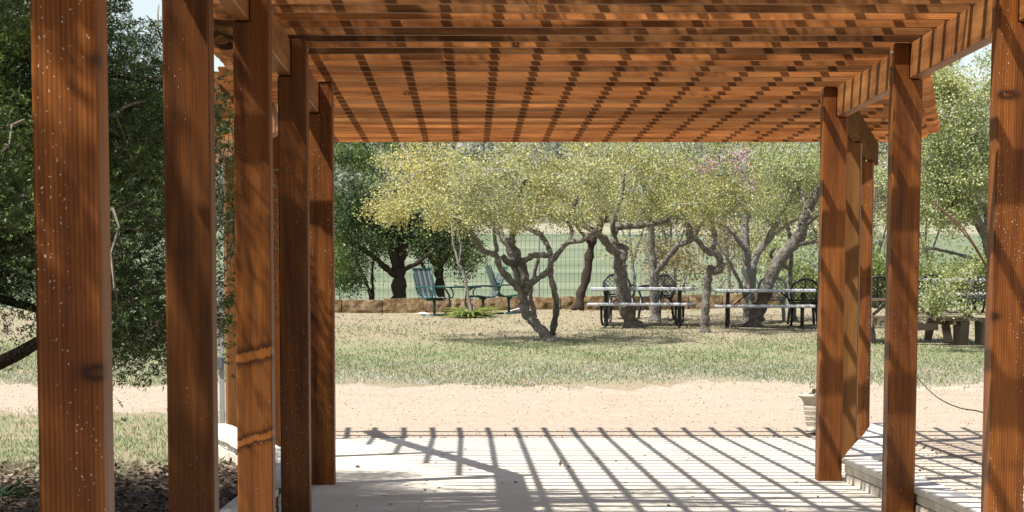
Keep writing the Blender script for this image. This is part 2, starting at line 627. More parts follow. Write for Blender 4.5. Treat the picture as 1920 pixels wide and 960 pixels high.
def mat_patio():
    t = NT('patio_concrete')
    o = t.obj()
    f = t.noise(o, 1.1, 6, .65)
    f2 = t.noise(o, 45, 4, .7)
    c = t.ramp(f, [(.3, (.48, .42, .335)), (.5, (.56, .51, .42)), (.7, (.60, .56, .475))])
    c = t.mix(t.math('MULTIPLY', t.ramp(f2, [(.5, 0.0), (.75, 1.0)]), .18), c, (.40, .33, .25))
    br = t.n('ShaderNodeTexBrick')
    br.inputs['Scale'].default_value = 1.0
    br.inputs['Mortar Size'].default_value = .006
    br.inputs['Brick Width'].default_value = 1.22
    br.inputs['Row Height'].default_value = 1.22
    br.inputs['Mortar Smooth'].default_value = .6
    br.offset = .0
    t.l(t.mapping(o, (1, 1, 1), (.35, .28, 0)), br.inputs['Vector'])
    c = t.mix(t.math('MULTIPLY', br.outputs['Fac'], .45), c, (.30, .25, .19))
    st = t.noise(t.mapping(o, (1, 1, 1), (5, 2, 0)), 2.4, 6, .7)
    c = t.mix(t.math('MULTIPLY', t.ramp(st, [(.58, 0.0), (.72, 1.0)]), .3), c, (.42, .34, .25))
    h = t.math('ADD', f2, t.math('MULTIPLY', br.outputs['Fac'], -2.0))
    return t.finish(c, .8, h, .25, .006, .25)


def mat_stone(name, cols, scale=3.0, bstr=.7):
    t = NT(name)
    o = t.obj()
    f = t.noise(o, scale, 6, .65)
    f2 = t.noise(o, scale * 9, 4, .7)
    r = t.n('ShaderNodeNewGeometry').outputs['Random Per Island']
    c = t.ramp(f, [(.3 + .4 * i / (len(cols) - 1), k) for i, k in enumerate(cols)])
    hs = t.n('ShaderNodeHueSaturation')
    t.l(t.math('ADD', t.math('MULTIPLY', r, .35), .82), hs.inputs['Value'])
    t.l(c, hs.inputs['Color'])
    c = t.mix(t.math('MULTIPLY', f2, .25), hs.outputs[0], tuple(x * .5 for x in cols[0]))
    return t.finish(c, .9, t.math('ADD', f2, f), bstr, .02, .15)


ALB = .84
M['ground'] = mat_ground()
ALB = .87
M['gravel'] = mat_gravel()
ALB = 1.02
M['patio'] = mat_patio()
M['kerb_stone'] = mat_stone('pale_limestone', [(.48, .43, .34), (.57, .52, .44), (.62, .58, .51)], 5)
M['kerb_cap'] = mat_stone('pale_capstone', [(.52, .48, .42), (.58, .55, .49), (.63, .60, .55)], 2.2, .35)
ALB = .85
M['wall_stone'] = mat_stone('brown_fieldstone', [(.09, .055, .03), (.23, .145, .07), (.40, .28, .16), (.50, .41, .29)], 7, 1.0)


def mat_mesh_top():
    """coated expanded-metal tops"""
    t = NT('table_coating')
    o = t.obj()
    br = t.noise(t.mapping(o, (2, 9, 1)), 3, 3)
    c = t.ramp(br, [(.3, (.56, .57, .60)), (.7, (.70, .71, .74))])
    return t.finish(c, .5, t.noise(o, 140, 2), .5, .004, .4)


ALB = .58
M['table_top'] = mat_mesh_top()
ALB = .8


def mat_sling():
    t = NT('striped_sling')
    o = t.obj()
    sx = t.n('ShaderNodeSeparateXYZ')
    t.l(o, sx.inputs[0])
    w = t.math('FRACT', t.math('ADD', t.math('MULTIPLY', sx.outputs[1], 7.6), 10.2))
    c = t.ramp(w, [(0.0, (.035, .12, .12)), (.30, (.035, .12, .12)), (.34, (.30, .28, .25)), (.62, (.30, .28, .25)), (.66, (.10, .11, .14)), (.95, (.10, .11, .14))], 'CONSTANT')
    return t.finish(c, .7, t.noise(o, 200, 2), .2, .002, .2)


M['sling'] = mat_sling()

# ------------------------------------------------------------------ camera, sun, sky
cam_d = bpy.data.cameras.new('camera')
cam = bpy.data.objects.new('camera', cam_d)
COL.objects.link(cam)
cam.location = (0, 0, H)
cam.rotation_euler = (math.pi / 2 - TH, 0, 0)
cam_d.sensor_width = 36
cam_d.lens = F / 1920 * 36
cam_d.shift_x = (960 - PPX) / 1920
cam_d.shift_y = (PPY - 480) / 1920
cam_d.clip_start = .05
cam_d.clip_end = 5000
SC.camera = cam

SUN = Vector((.52, .335, -1.0)).normalized()
ELEV = math.asin(-SUN.z)
sd = bpy.data.lights.new('sun', 'SUN')
sd.energy = 5.0
sd.angle = math.radians(.55)
sd.color = (1.0, .962, .905)
sun = bpy.data.objects.new('sun', sd)
COL.objects.link(sun)
sun.location = (-20, -14, 40)
sun.rotation_mode = 'QUATERNION'
sun.rotation_quaternion = SUN.to_track_quat('-Z', 'Y')

w = bpy.data.worlds.new('World')
SC.world = w
w.use_nodes = True
wt = w.node_tree
bg = wt.nodes.get('Background') or wt.nodes.new('ShaderNodeBackground')
sky = wt.nodes.new('ShaderNodeTexSky')
sky.sky_type = 'NISHITA'
sky.sun_disc = False
sky.sun_elevation = ELEV
sky.sun_rotation = math.atan2(-SUN.x, -SUN.y)
sky.air_density = 1.2
sky.dust_density = .7
hs_ = wt.nodes.new('ShaderNodeHueSaturation')
hs_.inputs['Saturation'].default_value = .6
wt.links.new(sky.outputs[0], hs_.inputs['Color'])
wt.links.new(hs_.outputs[0], bg.inputs[0])
bg.inputs[1].default_value = .088
SC.view_settings.view_transform = 'Standard'
SC.view_settings.look = 'None'
SC.view_settings.exposure = .98
SC.view_settings.gamma = 1
SC.view_settings.use_curve_mapping = False
SC.cycles.max_bounces = 7
SC.cycles.diffuse_bounces = 4
SC.cycles.glossy_bounces = 2
SC.cycles.transmission_bounces = 3
SC.cycles.transparent_max_bounces = 4
SC.cycles.use_denoising = True
SC.cycles.caustics_reflective = False
SC.cycles.caustics_refractive = False

# ------------------------------------------------------------------ ground, gravel, patio
ys = list(np.concatenate([np.linspace(-60, 18, 14), np.arange(19, 60, .5), np.arange(60, 130, 4), np.arange(130, 340, 12), np.arange(340, 1000, 16), [1100, 1250, 1400]]))
xs = list(np.concatenate([[-900, -600, -400, -300], np.arange(-240, -30, 14), np.arange(-30, -8, 3), np.arange(-8, 9, .6), np.arange(9, 30, 3), np.arange(30, 250, 14), [300, 400, 600, 900]]))
V = np.array([[x, y, tz(x, y)] for y in ys for x in xs])
nx = len(xs)
Fq = np.array([[j * nx + i, j * nx + i + 1, (j + 1) * nx + i + 1, (j + 1) * nx + i] for j in range(len(ys) - 1) for i in range(nx - 1)])
g = np_mesh('ground', V, Fq, M['ground'])
struct(g)
for p in g.data.polygons:
    p.use_smooth = True

# gravel drive with ragged edges, 4 mm over the ground
gx = np.arange(-16, 16.01, .12)


def edge(x, ph, a):
    return a * (math.sin(x * 1.7 + ph) * .5 + math.sin(x * 4.1 + 2 * ph) * .3 + math.sin(x * 9.7 + ph * 3) * .25 + (random.random() - .5) * .8)


V = []
cols = []
for x in gx:
    y0 = 26.12 if -2.9 < x < 4.7 else (29.2 + edge(x, .4, .35) if x <= -2.9 else 20.0)
    y1 = 33.0 + edge(x, 1.1, .8)
    row = []
    for k in range(25):
        y = y0 + (y1 - y0) * k / 24
        V.append((x, y, tz(x, y) + .008 - (.012 if k in (0, 24) else 0)))
nr = 25
Fq = [[i * nr + k, (i + 1) * nr + k, (i + 1) * nr + k + 1, i * nr + k + 1] for i in range(len(gx) - 1) for k in range(nr - 1)]
gd = np_mesh('gravel_path', np.array(V), np.array(Fq), M['gravel'])
struct(gd)

# patio slab: straight bay then a flare
FL, FR = -.21, .207
pm = MB()
poly = [(-1.30, -4), (3.06, -4), (3.06, 19.4), (4.36, 25.6), (4.40, 26.1), (-2.66, 26.1), (-2.62, 25.6), (-1.30, 19.3)]
pm.prism(poly, 'z', -.2, 0.0)
patio = pm.build('patio', M['patio'], bevel=.008)
struct(patio)


# ------------------------------------------------------------------ low kerb walls either side of the patio
def kerb(name, label, sgn, xin, ybend, slope, yend):
    root = thing(name, label, 'low wall', (0, 0, 0))
    W_ = .215

    def P(s, off):
        # s = distance along Y; off = outwards offset
        x = xin + sgn * off
        if s > ybend:
            # the flared arm is broader than the straight kerb
            x = xin + sgn * off * (1 + .5 * min(1, (s - ybend) / .6)) + slope * (s - ybend)
        return x
    b = MB()
    c = MB()
    rr = random.Random(5 + int(sgn))
    for course in range(2):
        y = -3.0 + course * .2
        z0, z1 = (-.06, .068) if course == 0 else (.074, .142)
        while y < yend:
            L = rr.uniform(.32, .6)
            y2 = min(y + L, yend)
            if y < ybend < y2:
                y2 = ybend
            i0 = rr.uniform(.010, .022)
            o1 = W_ - rr.uniform(.010, .022)
            vs = []
            for z in (z0, z1):
                for (yy, of) in ((y + .004, i0), (y2 - .004, i0), (y2 - .004, o1), (y + .004, o1)):
                    vs.append((P(yy, of), yy, z))
            b.add(vs, [(3, 2, 1, 0), (4, 5, 6, 7), (0, 1, 5, 4), (1, 2, 6, 5), (2, 3, 7, 6), (3, 0, 4, 7)])
            y = y2
    y = -3.0
    while y < yend:
        L = rr.uniform(.55, .95)
        y2 = min(y + L, yend + .03)
        if y < ybend < y2:
            y2 = ybend
        vs = []
        e0 = -.004 + rr.uniform(-.004, .004)
        e1 = W_ + .010 + rr.uniform(-.006, .006)
        for z in (.145, .192 + rr.uniform(-.003, .003)):
            for (yy, of) in ((y + .002, e0), (y2 - .002, e0), (y2 - .002, e1), (y + .002, e1)):
                vs.append((P(yy, of), yy, z))
        c.add(vs, [(3, 2, 1, 0), (4, 5, 6, 7), (0, 1, 5, 4), (1, 2, 6, 5), (2, 3, 7, 6), (3, 0, 4, 7)])
        y = y2
    b.build('wall_block', M['kerb_stone'], root, bevel=.008)
    c.build('cap', M['kerb_cap'], root, bevel=.007)
    return root


kerb('low_wall', 'low white capped stone kerb beside the row of five posts and the dark mulch', -1, -1.275, 19.3, FL, 25.4)
kerb('low_wall', 'low white capped stone kerb between the patio and the sunlit gravel', 1, 3.04, 19.45, FR, 25.6)

# ------------------------------------------------------------------ pergola
PG = thing('pergola', 'reddish brown timber pergola over the pale patio, with slatted roof on square posts', 'pergola', (0, 0, 0))
ZB, ZT = 2.925, 3.165          # beam underside, beam top
PW = .193
RH, RT = .155, .048


def post(cx, cy, side, mat, rz=0.0, zt=ZT):
    """square post with a notch on its outer side where the beam sits"""
    h = PW / 2
    n = .088
    m = MB()
    if side > 0:
        poly = [(-h, 0), (h, 0), (h, ZB - .004), (h - n, ZB - .004), (h - n, zt - .003), (-h, zt - .003)]
    else:
        poly = [(h, 0), (h, zt - .003), (-h + n, zt - .003), (-h + n, ZB - .004), (-h, ZB - .004), (-h, 0)]
    m.prism(poly, 'y', -h, h)
    o = m.build('post', mat, PG, bevel=.007, loc=(cx, cy, .001))
    o.rotation_euler = (0, 0, rz)
    for zz in (ZB + .06, ZB + .18):
        b = MB()
        R = Matrix.Translation((-side * (h + .004), 0, zz)) @ Matrix.Rotation(math.pi / 2, 4, 'Y')
        ring = [(.013 * math.cos(t * math.pi / 4), .013 * math.sin(t * math.pi / 4)) for t in range(8)]
        b.prism(ring, 'z', -.006, .006, R)
        b.build('bolt', M['steel'], o)
    return o


XL, XR = -1.065 - PW / 2, 2.85 + PW / 2       # post centre lines
for k in range(-2, 5):
    post(XL, 7.02 + 3.02 * k + PW / 2, -1, M['post_scar'] if k == 2 else M['post'])
for k in range(-3, 3):
    post(XR, 13.12 + 3.2 * k + PW / 2, 1, M['post_plain'] if k else M['post'])
aL, aR = math.atan(-FL), -math.atan(FR)
YL, YR = 19.1, 19.52
for Y_ in (22.4, 25.25):
    post(XL + FL * (Y_ - YL), Y_ + PW / 2, -1, M['post'] if Y_ < 24 else M['post_sunlit'], aL)
    post(XR + FR * (Y_ - YR), Y_ + PW / 2, 1, M['post_sunlit'] if Y_ < 24 else M['post'], aR)


def beam(x0, y0, x1, y1, mat):
    m = MB()
    m.obox((0, 0, 0), (x1 - x0, y1 - y0, 0), .084, ZT - ZB - .006)
    return m.build('beam', mat, PG, bevel=.005, loc=(x0, y0, (ZB + ZT) / 2))


bl, br_ = XL - .0525, XR + .0525
for (a, b) in ((-3.2, 4.1), (4.103, 10.1), (10.103, YL + .1)):
    beam(bl, a, bl, b, M['beam'])
for (a, b) in ((-3.2, 6.85), (6.853, 13.2), (13.203, YR + .1)):
    beam(br_, a, br_, b, M['beam'])
beam(bl, YL + .115, bl + FL * (26.1 - YL), 26.1, M['beam'])
beam(br_, YR + .115, br_ + FR * (26.1 - YR), 26.1, M['beam_grey'])
OV = .65


def xl_at(y):
    return XL - PW / 2 - OV + (FL * (y - YL) if y > YL else 0)


def xr_at(y):
    return XR + PW / 2 + OV + (FR * (y - YR) if y > YR else 0)


def tail(x, s):
    """ogee tail profile, from soffit out to the tip and up: list of (x,z); s=+1 for the right end"""
    pr = [(-.42, 0)]
    for k in range(7):
        t = k / 6 * math.pi / 2
        pr.append((-.40 + .13 * math.sin(t), .055 * (1 - math.cos(t))))
    for k in range(1, 9):
        t = k / 8 * math.pi
        pr.append((-.27 + .075 * (1 - math.cos(t)), .055 + .035 * k / 8 - .045 * math.sin(t)))
    pr.append((-.06, .095))
    for k in range(1, 6):
        t = k / 5 * math.pi / 2
        pr.append((-.06 + .06 * math.sin(t), .095 + .05 * (1 - math.cos(t))))
    pr.append((0, RH))
    return [(x + s * a, b) for a, b in pr]


rk = random.Random(3)
yk = 25.94
near_mesh = {}
idx = 0
while yk > -3.0:
    yy = yk - RT
    xl, xr = xl_at(yk), xr_at(yk)
    mat = M['rafter'] if rk.random() < .7 else M['rafter_b']
    key = mat.name
    if yk < YL and key in near_mesh:
        o = near_mesh[key].copy()
        COL.objects.link(o)
        o.parent = PG
        o.location = (.004 * rk.uniform(-1, 1), yy + rk.uniform(-.03, .03), ZT + rk.uniform(0, .008))
    else:
        R = tail(xr, 1)
        L = tail(xl, -1)
        m = MB()
        m.prism(R + L[::-1], 'y', 0, RT)
        o = m.build('rafter', mat, PG, loc=(0, yy, ZT))
        if yk < YL:
            near_mesh[key] = o
    yk -= .4
    idx += 1
# slats laid over the rafters
k = -3
while True:
    x = -2.45 + .319 * k
    k += 1
    if x > 4.85:
        break
    ys0 = -3.0
    if x < xl_at(0) + .1:
        ys0 = YL + (x - .1 - xl_at(0)) / FL
    if x > xr_at(0) - .1:
        ys0 = YR + (x + .1 - xr_at(0)) / FR
    if ys0 > 25.6:
        continue
    m = MB()
    m.box(-.021, .021, ys0, 26.32, 0, .045)
    m.build('roof_slat', M['purlin'], PG, loc=(x + rk.uniform(-.008, .008), 0, ZT + RH + .003))


# ------------------------------------------------------------------ trees
def limb_pts(l, Y0, seg=3, jit=0.0, rnd=random):
    """smooth a pixel polyline [(px,py,dY)] into world points"""
    P = [at(q[0], q[1], Y0 + (q[2] if len(q) > 2 else 0)) for q in l]
    out = []
    n = len(P)
    for i in range(n - 1):
        p0 = P[max(0, i - 1)]; p1 = P[i]; p2 = P[i + 1]; p3 = P[min(n - 1, i + 2)]
        for s in range(seg):
            t = s / seg
            q = .5 * ((2 * p1) + (p2 - p0) * t + (2 * p0 - 5 * p1 + 4 * p2 - p3) * t * t + (3 * p1 - p0 - 3 * p2 + p3) * t ** 3)
            if jit and (i or s):
                q = q + Vector((rnd.uniform(-jit, jit), rnd.uniform(-jit, jit), rnd.uniform(-jit, jit) * .5))
            out.append(q)
    out.append(P[-1])
    return out


def grow(tb, nodes, clusters, rtwig, rnd, maxseg=.5):
    """connect cluster centres to the nearest node already in the tree with thin twigs"""
    nodes = [np.array(n) for n in nodes]
    C = np.array(clusters)
    N = np.array(nodes)
    remaining = list(range(len(C)))
    d = np.linalg.norm(C[:, None, :] - N[None], axis=2)
    best = d.min(1)
    who = d.argmin(1)
    pool = [n for n in nodes]
    done = np.zeros(len(C), bool)
    for _ in range(len(C)):
        b = np.where(done, 1e9, best)
        i = int(b.argmin())
        done[i] = True
        a = pool[who[i]]
        c = C[i]
        L = np.linalg.norm(c - a)
        ns = max(2, int(L / .22) + 1)
        pts = []
        for s in range(ns + 1):
            t = s / ns
            p = a * (1 - t) + c * t
            if 0 < s < ns:
                p = p + np.array([rnd.uniform(-1, 1), rnd.uniform(-1, 1), rnd.uniform(-.6, 1)]) * min(.09, L * .12)
            pts.append(p)
        tb.tube([Vector(p) for p in pts], [rtwig * (1.25 - .75 * s / ns) for s in range(ns + 1)], 4, cap=False)
        new = pts[1:]
        base = len(pool)
        pool.extend(new)
        nd = np.linalg.norm(C[:, None, :] - np.array(new)[None], axis=2)
        m = nd.min(1)
        better = m < best
        who = np.where(better, base + nd.argmin(1), who)
        best = np.minimum(best, m)


def ell_clusters(ells, Y0, rng):
    """ells: (cx, cy, rx, ry, dY, rY metres, count) ; returns world centres"""
    out = []
    for e in ells:
        cx, cy, rx, ry, dY, rY, n = e
        c = 0
        while c < n:
            u = rng.uniform(-1, 1, 3)
            if (u ** 2).sum() > 1:
                continue
            pq = at(cx + u[0] * rx, cy + u[1] * ry, Y0 + dY + u[2] * rY)
            if mnoise.noise(Vector(pq) * 1.05) < .02 and rng.random() < .88:
                if rng.random() < .5:
                    c += 1
                continue
            out.append(at(cx + u[0] * rx, cy + u[1] * ry, Y0 + dY + u[2] * rY))
            c += 1
    return out


def leaves_for(clusters, per, sig, L, W, rng, droop=0.0, keep=None):
    C = np.array(clusters)
    n = len(C)
    per = int(per * 1.55)
    cnt = rng.integers(int(per * .25), int(per * 1.6), n)
    idx = np.repeat(np.arange(n), cnt)
    # every clump has its own size and flatness
    sg = sig * rng.uniform(.6, 1.3, n)
    off = rng.normal(size=(len(idx), 3)) * sg[idx][:, None] * np.array([1, 1, .7])
    P = C[idx] + off
    D = unit(off + rng.normal(size=off.shape) * sig * .9 + np.array([0, 0, -droop]))
    if keep is not None:
        k = keep(P)
        P, D = P[k], D[k]
    l = L * rng.uniform(.65, 1.3, len(P))
    return leaf_arrays(P, D, l, l * W / L, rng)


def oak(name, label, limbs, ells, Y0=None, leaf='oak_leaf', bark='bark', per=92, sig=.125, L=.041, W=.024, rtwig=.0125, seed=1, cat='tree', group='oaks on the lawn', keep=None, flare=True):
    rnd = random.Random(seed)
    rng = np.random.default_rng(seed)
    b0 = limbs[0][0][0]
    if Y0 is None:
        Y0 = ground_Y(b0[0], b0[1])
    base = at(b0[0], b0[1], Y0)
    root = thing(name, label, cat, base, 0, group)
    tb = MB()
    nodes = []
    ppm = F / Y0
    for li, (l, r0, r1) in enumerate(limbs):
        pts = limb_pts(l, Y0, 4, .012 if r0 > 3 else .006, rnd)
        n = len(pts)
        rad = [(r0 + (r1 - r0) * i / (n - 1)) / ppm * (1 + .16 * math.sin(i * 1.9 + li) + rnd.uniform(-.1, .1)) for i in range(n)]
        if li == 0 and flare:
            rad[0] *= 1.5
            rad[1] *= 1.18
            pts[0] = pts[0] - Vector((0, 0, .07))
        tb.tube([p - base for p in pts], rad, 10 if r0 > 5 else 6, rough=.22, rnd=rnd)
        if len(limbs) == 1 or li > 0:
            nodes += [p - base for p in pts[n // 2:]]
        else:
            nodes += [pts[-1] - base]
    cl = [p - base for p in ell_clusters(ells, Y0, rng)]
    if cl:
        tw = MB()
        grow(tw, nodes, cl, rtwig, rnd)
        bw = tw.build('branchwork', M['twig_grey'] if not leaf.startswith('juniper') else M['bark_dark'], root)
        bw['kind'] = 'stuff'
    tb.build('trunk', M[bark], root, smooth=True)
    if cl:
        V, Fc = leaves_for(cl, per, sig, L, W, rng, .02, (lambda P: keep(P + np.array(base))) if keep else None)
        np_mesh('crown', V, Fc, M[leaf], root)
    return root


oak('oak_tree', 'wide spreading oak with yellowish crown and low forked crooked trunk on the lawn', [
    ([(1029, 641, 0), (1021, 625, .1), (997, 600, .2), (985, 584, .3), (982, 562, .4), (981, 546, .4)], 9.5, 9),
    ([(981, 550, .4), (967, 535, .3), (948, 516, .1), (936, 500, -.1), (929, 478, -.2), (905, 470, -.3), (894, 451, -.5), (872, 427, -.8), (850, 405, -1.1)], 7, 4),
    ([(929, 480, -.2), (932, 465, -.1), (927, 446, 0), (925, 425, .2), (915, 395, .3)], 4, 3),
    ([(980, 540, .4), (967, 508, .7), (962, 484, .9), (948, 454, 1.0), (937, 435, 1.1), (925, 400, 1.3), (900, 350, 1.6)], 7.5, 5),
    ([(984, 540, .4), (981, 508, .5), (970, 478, .5), (959, 454, .3), (963, 430, .2), (962, 390, 0), (985, 330, -.3)], 9, 5),
    ([(966, 496, .6), (955, 493, .3), (946, 486, .1), (942, 480, .1)], 7, 5),
    ([(983, 550, .4), (997, 530, .2), (1024, 511, 0), (1035, 492, -.1), (1048, 473, -.2), (1067, 454, -.3), (1090, 451, -.4), (1120, 430, -.5)], 6, 4),
    ([(1067, 455, -.3), (1072, 435, -.2), (1066, 410, 0), (1085, 370, .2)], 4, 3),
    ([(979, 495, .5), (986, 487, .4), (998, 480, .2), (1013, 478, .1), (1032, 481, 0)], 6, 5),
    ([(1035, 625, .9), (1040, 600, .7), (1043, 568, .4), (1038, 541, .1), (1032, 508, 0), (1032, 481, 0), (1027, 460, .3), (1013, 440, .6), (985, 425, .9), (960, 400, 1.2)], 6.5, 4),
    ([(1003, 594, 2.2), (998, 573, 2.1), (994, 550, 1.9), (1000, 520, 1.7), (1010, 480, 1.5)], 5.5, 3.5),
], [(770, 345, 85, 75, -.2, 1.5, 85), (850, 360, 90, 75, -.8, 1.6, 120), (960, 350, 110, 80, -.5, 1.8, 150), (1060, 350, 90, 85, -.2, 1.6, 110), (735, 385, 45, 40, -.3, .8, 26),
    (1000, 410, 120, 28, -.3, 1.2, 40), (880, 240, 170, 80, .4, 2.0, 60), (1050, 240, 130, 80, .5, 2.0, 40), (960, 130, 180, 70, .8, 2.0, 24)],
    leaf='oak_leaf_yellow', per=80, seed=21)

oak('oak_tree', 'dark trunked oak leaning over the fieldstone wall behind the picnic table', [
    ([(1083, 577, 0), (1089, 552, 0), (1100, 514, 0), (1107, 468, 0), (1116, 440, 0), (1130, 410, 0), (1140, 360, .3)], 9, 7),
    ([(1109, 462, 0), (1100, 448, -.3), (1090, 436, -.5), (1075, 415, -.7)], 4, 3),
], [(1130, 330, 90, 90, .3, 1.6, 70), (1100, 400, 60, 35, 0, 1.0, 24)], leaf='oak_leaf', bark='bark_dark', Y0=50.3, seed=22, per=60)

oak('oak_tree', 'stout oak with a bent stubbed trunk standing in front of a grey picnic table', [
    ([(1186, 614, 0), (1177, 585, 0), (1167, 545, 0), (1163, 510, 0), (1163, 490, 0), (1168, 462, .1)], 14, 11.5),
    ([(1163, 478, 0), (1143, 464, -.2), (1127, 443, -.4), (1102, 427, -.7), (1075, 405, -.9)], 8.5, 5),
    ([(1160, 472, 0), (1151, 450, 0), (1155, 430, .1), (1170, 425, .2), (1197, 424, .4), (1231, 418, .7), (1254, 408, .9), (1275, 380, 1.1)], 7, 4),
    ([(1152, 445, 0), (1150, 415, -.2), (1165, 370, -.2), (1170, 320, 0)], 5, 3),
], [(1180, 345, 100, 75, 0, 1.8, 110), (1100, 360, 80, 60, -.8, 1.2, 60), (1250, 350, 60, 65, .8, 1.2, 50), (1180, 220, 140, 90, .3, 2.0, 36)], seed=23, per=70)

oak('oak_tree', 'slim lichen spotted oak between the stout stubbed oak and the short crooked oak', [
    ([(1227, 602, 0), (1227, 575, 0), (1227, 552, 0), (1225, 510, 0), (1220, 468, 0), (1220, 427, 0), (1214, 400, 0), (1205, 350, .3)], 9.5, 6),
    ([(1228, 515, 0), (1238, 500, -.1), (1252, 485, -.3), (1272, 460, -.5), (1297, 450, -.6), (1310, 427, -.7), (1322, 405, -.8)], 6, 4),
    ([(1293, 451, -.6), (1289, 435, -.6), (1286, 405, -.6)], 4, 3),
], [(1230, 320, 110, 80, .6, 1.6, 70), (1300, 370, 60, 50, -.4, 1.0, 36), (1290, 220, 120, 70, .4, 1.5, 20)], leaf='oak_leaf_green', bark='bark_pale', seed=24, per=58)

oak('oak_tree', 'short crooked oak with a knobbly elbow between the two grey picnic tables', [
    ([(1322, 624, 0), (1322, 600, 0), (1322, 575, 0), (1326, 540, 0), (1329, 512, 0), (1333, 502, 0)], 8.5, 7.5),
    ([(1331, 505, 0), (1342, 508, 0), (1351, 504, 0), (1350, 492, 0), (1345, 478, 0), (1332, 474, 0), (1322, 468, -.1), (1307, 450, -.2), (1296, 440, -.3), (1290, 415, -.4)], 8, 4),
    ([(1333, 474, 0), (1336, 462, .1), (1340, 450, .2), (1337, 425, .3), (1335, 400, .3), (1345, 360, .4)], 5, 3.5),
], [(1330, 345, 80, 65, 0, 1.5, 95), (1300, 395, 60, 35, -.3, .9, 34), (1385, 380, 50, 40, .3, 1.0, 30), (1320, 230, 110, 80, .2, 1.6, 24)], seed=25, per=66)

oak('oak_tree', 'pale grey oak with several upright stems behind the second picnic table', [
    ([(1400, 608, 0), (1402, 575, 0), (1404, 540, 0), (1400, 500, 0), (1399, 470, 0), (1397, 437, 0), (1400, 405, 0), (1402, 350, .2), (1395, 300, .3)], 11, 5),
    ([(1406, 560, 0), (1410, 535, .2), (1412, 500, .3), (1420, 475, .4), (1440, 450, .5), (1455, 420, .6), (1468, 395, .7), (1490, 350, .8)], 8.5, 5),
    ([(1400, 480, 0), (1395, 465, -.1), (1380, 445, -.3), (1365, 430, -.4), (1345, 417, -.6)], 4.5, 3),
    ([(1396, 555, 0), (1387, 530, -.1), (1370, 495, -.3), (1357, 475, -.3), (1342, 452, -.3)], 4, 2.5),
    ([(1448, 438, .5), (1462, 432, .7), (1480, 418, .9), (1500, 410, 1.0)], 3.5, 2.5),
], [(1400, 320, 100, 80, .2, 1.6, 70), (1470, 370, 60, 60, .6, 1.2, 42), (1430, 210, 120, 80, .3, 1.6, 20)], leaf='oak_leaf_green', bark='bark_pale', seed=26, per=56)

oak('oak_tree', 'big rough barked oak leaning sideways in front of the second picnic table', [
    ([(1413, 613, 0), (1419, 595, 0), (1426, 575, 0), (1440, 535, 0), (1457, 495, 0), (1480, 465, 0), (1500, 442, 0), (1506, 420, 0), (1511, 400, 0), (1526, 372, 0), (1545, 345, .2)], 14.5, 8.5),
    ([(1487, 463, 0), (1500, 458, -.1), (1515, 455, -.2), (1535, 453, -.3), (1560, 455, -.5), (1590, 445, -.6)], 4, 2.5),
    ([(1508, 422, 0), (1520, 415, -.2), (1535, 403, -.4), (1560, 390, -.6)], 4.5, 3),
    ([(1512, 398, 0), (1508, 375, .2), (1495, 350, .3), (1480, 310, .4)], 5, 3),
], [(1490, 330, 80, 60, 0, 1.5, 90), (1570, 340, 80, 80, .2, 1.6, 70), (1460, 300, 70, 60, .2, 1.2, 40), (1540, 220, 130, 80, .3, 1.8, 30), (1600, 420, 60, 45, -.4, 1.0, 30)],
    leaf='oak_leaf_green', seed=27, per=64)

oak('oak_tree', 'thin dark oak behind the black lattice chair at the table end', [
    ([(1490, 602, 0), (1488, 575, 0), (1484, 545, 0), (1482, 512, 0), (1484, 475, 0), (1480, 440, .2), (1470, 400, .4)], 5, 3.5),
    ([(1482, 505, 0), (1470, 498, 0), (1452, 485, .1), (1444, 478, .1), (1452, 465, .1)], 4, 3),
], [(1475, 360, 60, 60, .4, 1.2, 36), (1450, 430, 35, 40, 0, .8, 16)], seed=28, per=50)

oak('oak_tree', 'green leafed oak at the lawn edge, seen between two posts over the wooden picnic table', [
    ([(1885, 640, 0), (1880, 580, 0), (1868, 510, 0), (1848, 448, 0), (1828, 408, 0), (1795, 385, -.1), (1768, 345, -.2), (1738, 300, -.3)], 12, 5),
    ([(1872, 520, 0), (1840, 492, -.1), (1800, 478, -.2), (1769, 470, -.3), (1742, 467, -.3), (1715, 478, -.4)], 4, 2.5),
    ([(1855, 470, 0), (1850, 400, .2), (1842, 385, .2), (1825, 395, .1), (1810, 340, .1), (1790, 250, .1), (1770, 180, .2)], 7, 3),
    ([(1884, 630, 0), (1862, 615, -.3), (1838, 603, -.6), (1800, 580, -1.0), (1765, 558, -1.3), (1745, 545, -1.4)], 3, 1.2),
], [(1770, 210, 85, 75, 0, 1.4, 120), (1790, 300, 80, 70, 0, 1.4, 120), (1720, 340, 70, 80, -.1, 1.2, 70), (1770, 385, 60, 40, -.2, 1.0, 46), (1690, 420, 50, 60, -.2, .9, 26), (1860, 280, 60, 130, .2, 1.4, 60),
    (1800, 550, 55, 36, -1.0, .5, 26), (1760, 550, 35, 30, -1.2, .4, 13), (1830, 520, 40, 40, -.6, .6, 18), (1740, 150, 40, 30, 0, .7, 14), (1820, 160, 60, 45, .2, .9, 60), (1760, 140, 50, 35, .1, .8, 30), (1870, 150, 60, 60, .3, 1.0, 40), (1900, 400, 60, 150, .4, 1.4, 40)],
    leaf='oak_leaf_green', Y0=40.0, seed=29, per=80, L=.046, W=.026)

# slim sapling beside the spiky plant
oak('sapling', 'slim grey bare sapling growing beside the spiky plant and the green chairs', [
    ([(883, 584, 0), (879, 560, 0), (874, 535, 0), (868, 510, 0), (858, 490, 0), (850, 455, 0), (847, 425, 0), (840, 400, 0)], 3.4, 1.6),
    ([(861, 494, 0), (864, 470, 0), (862, 445, 0), (858, 425, 0)], 2, 1.2),
], [(852, 410, 22, 20, 0, .3, 8), (866, 470, 12, 14, 0, .15, 3)], Y0=48.6, seed=30, per=26, bark='bark_pale', cat='sapling', group=None)

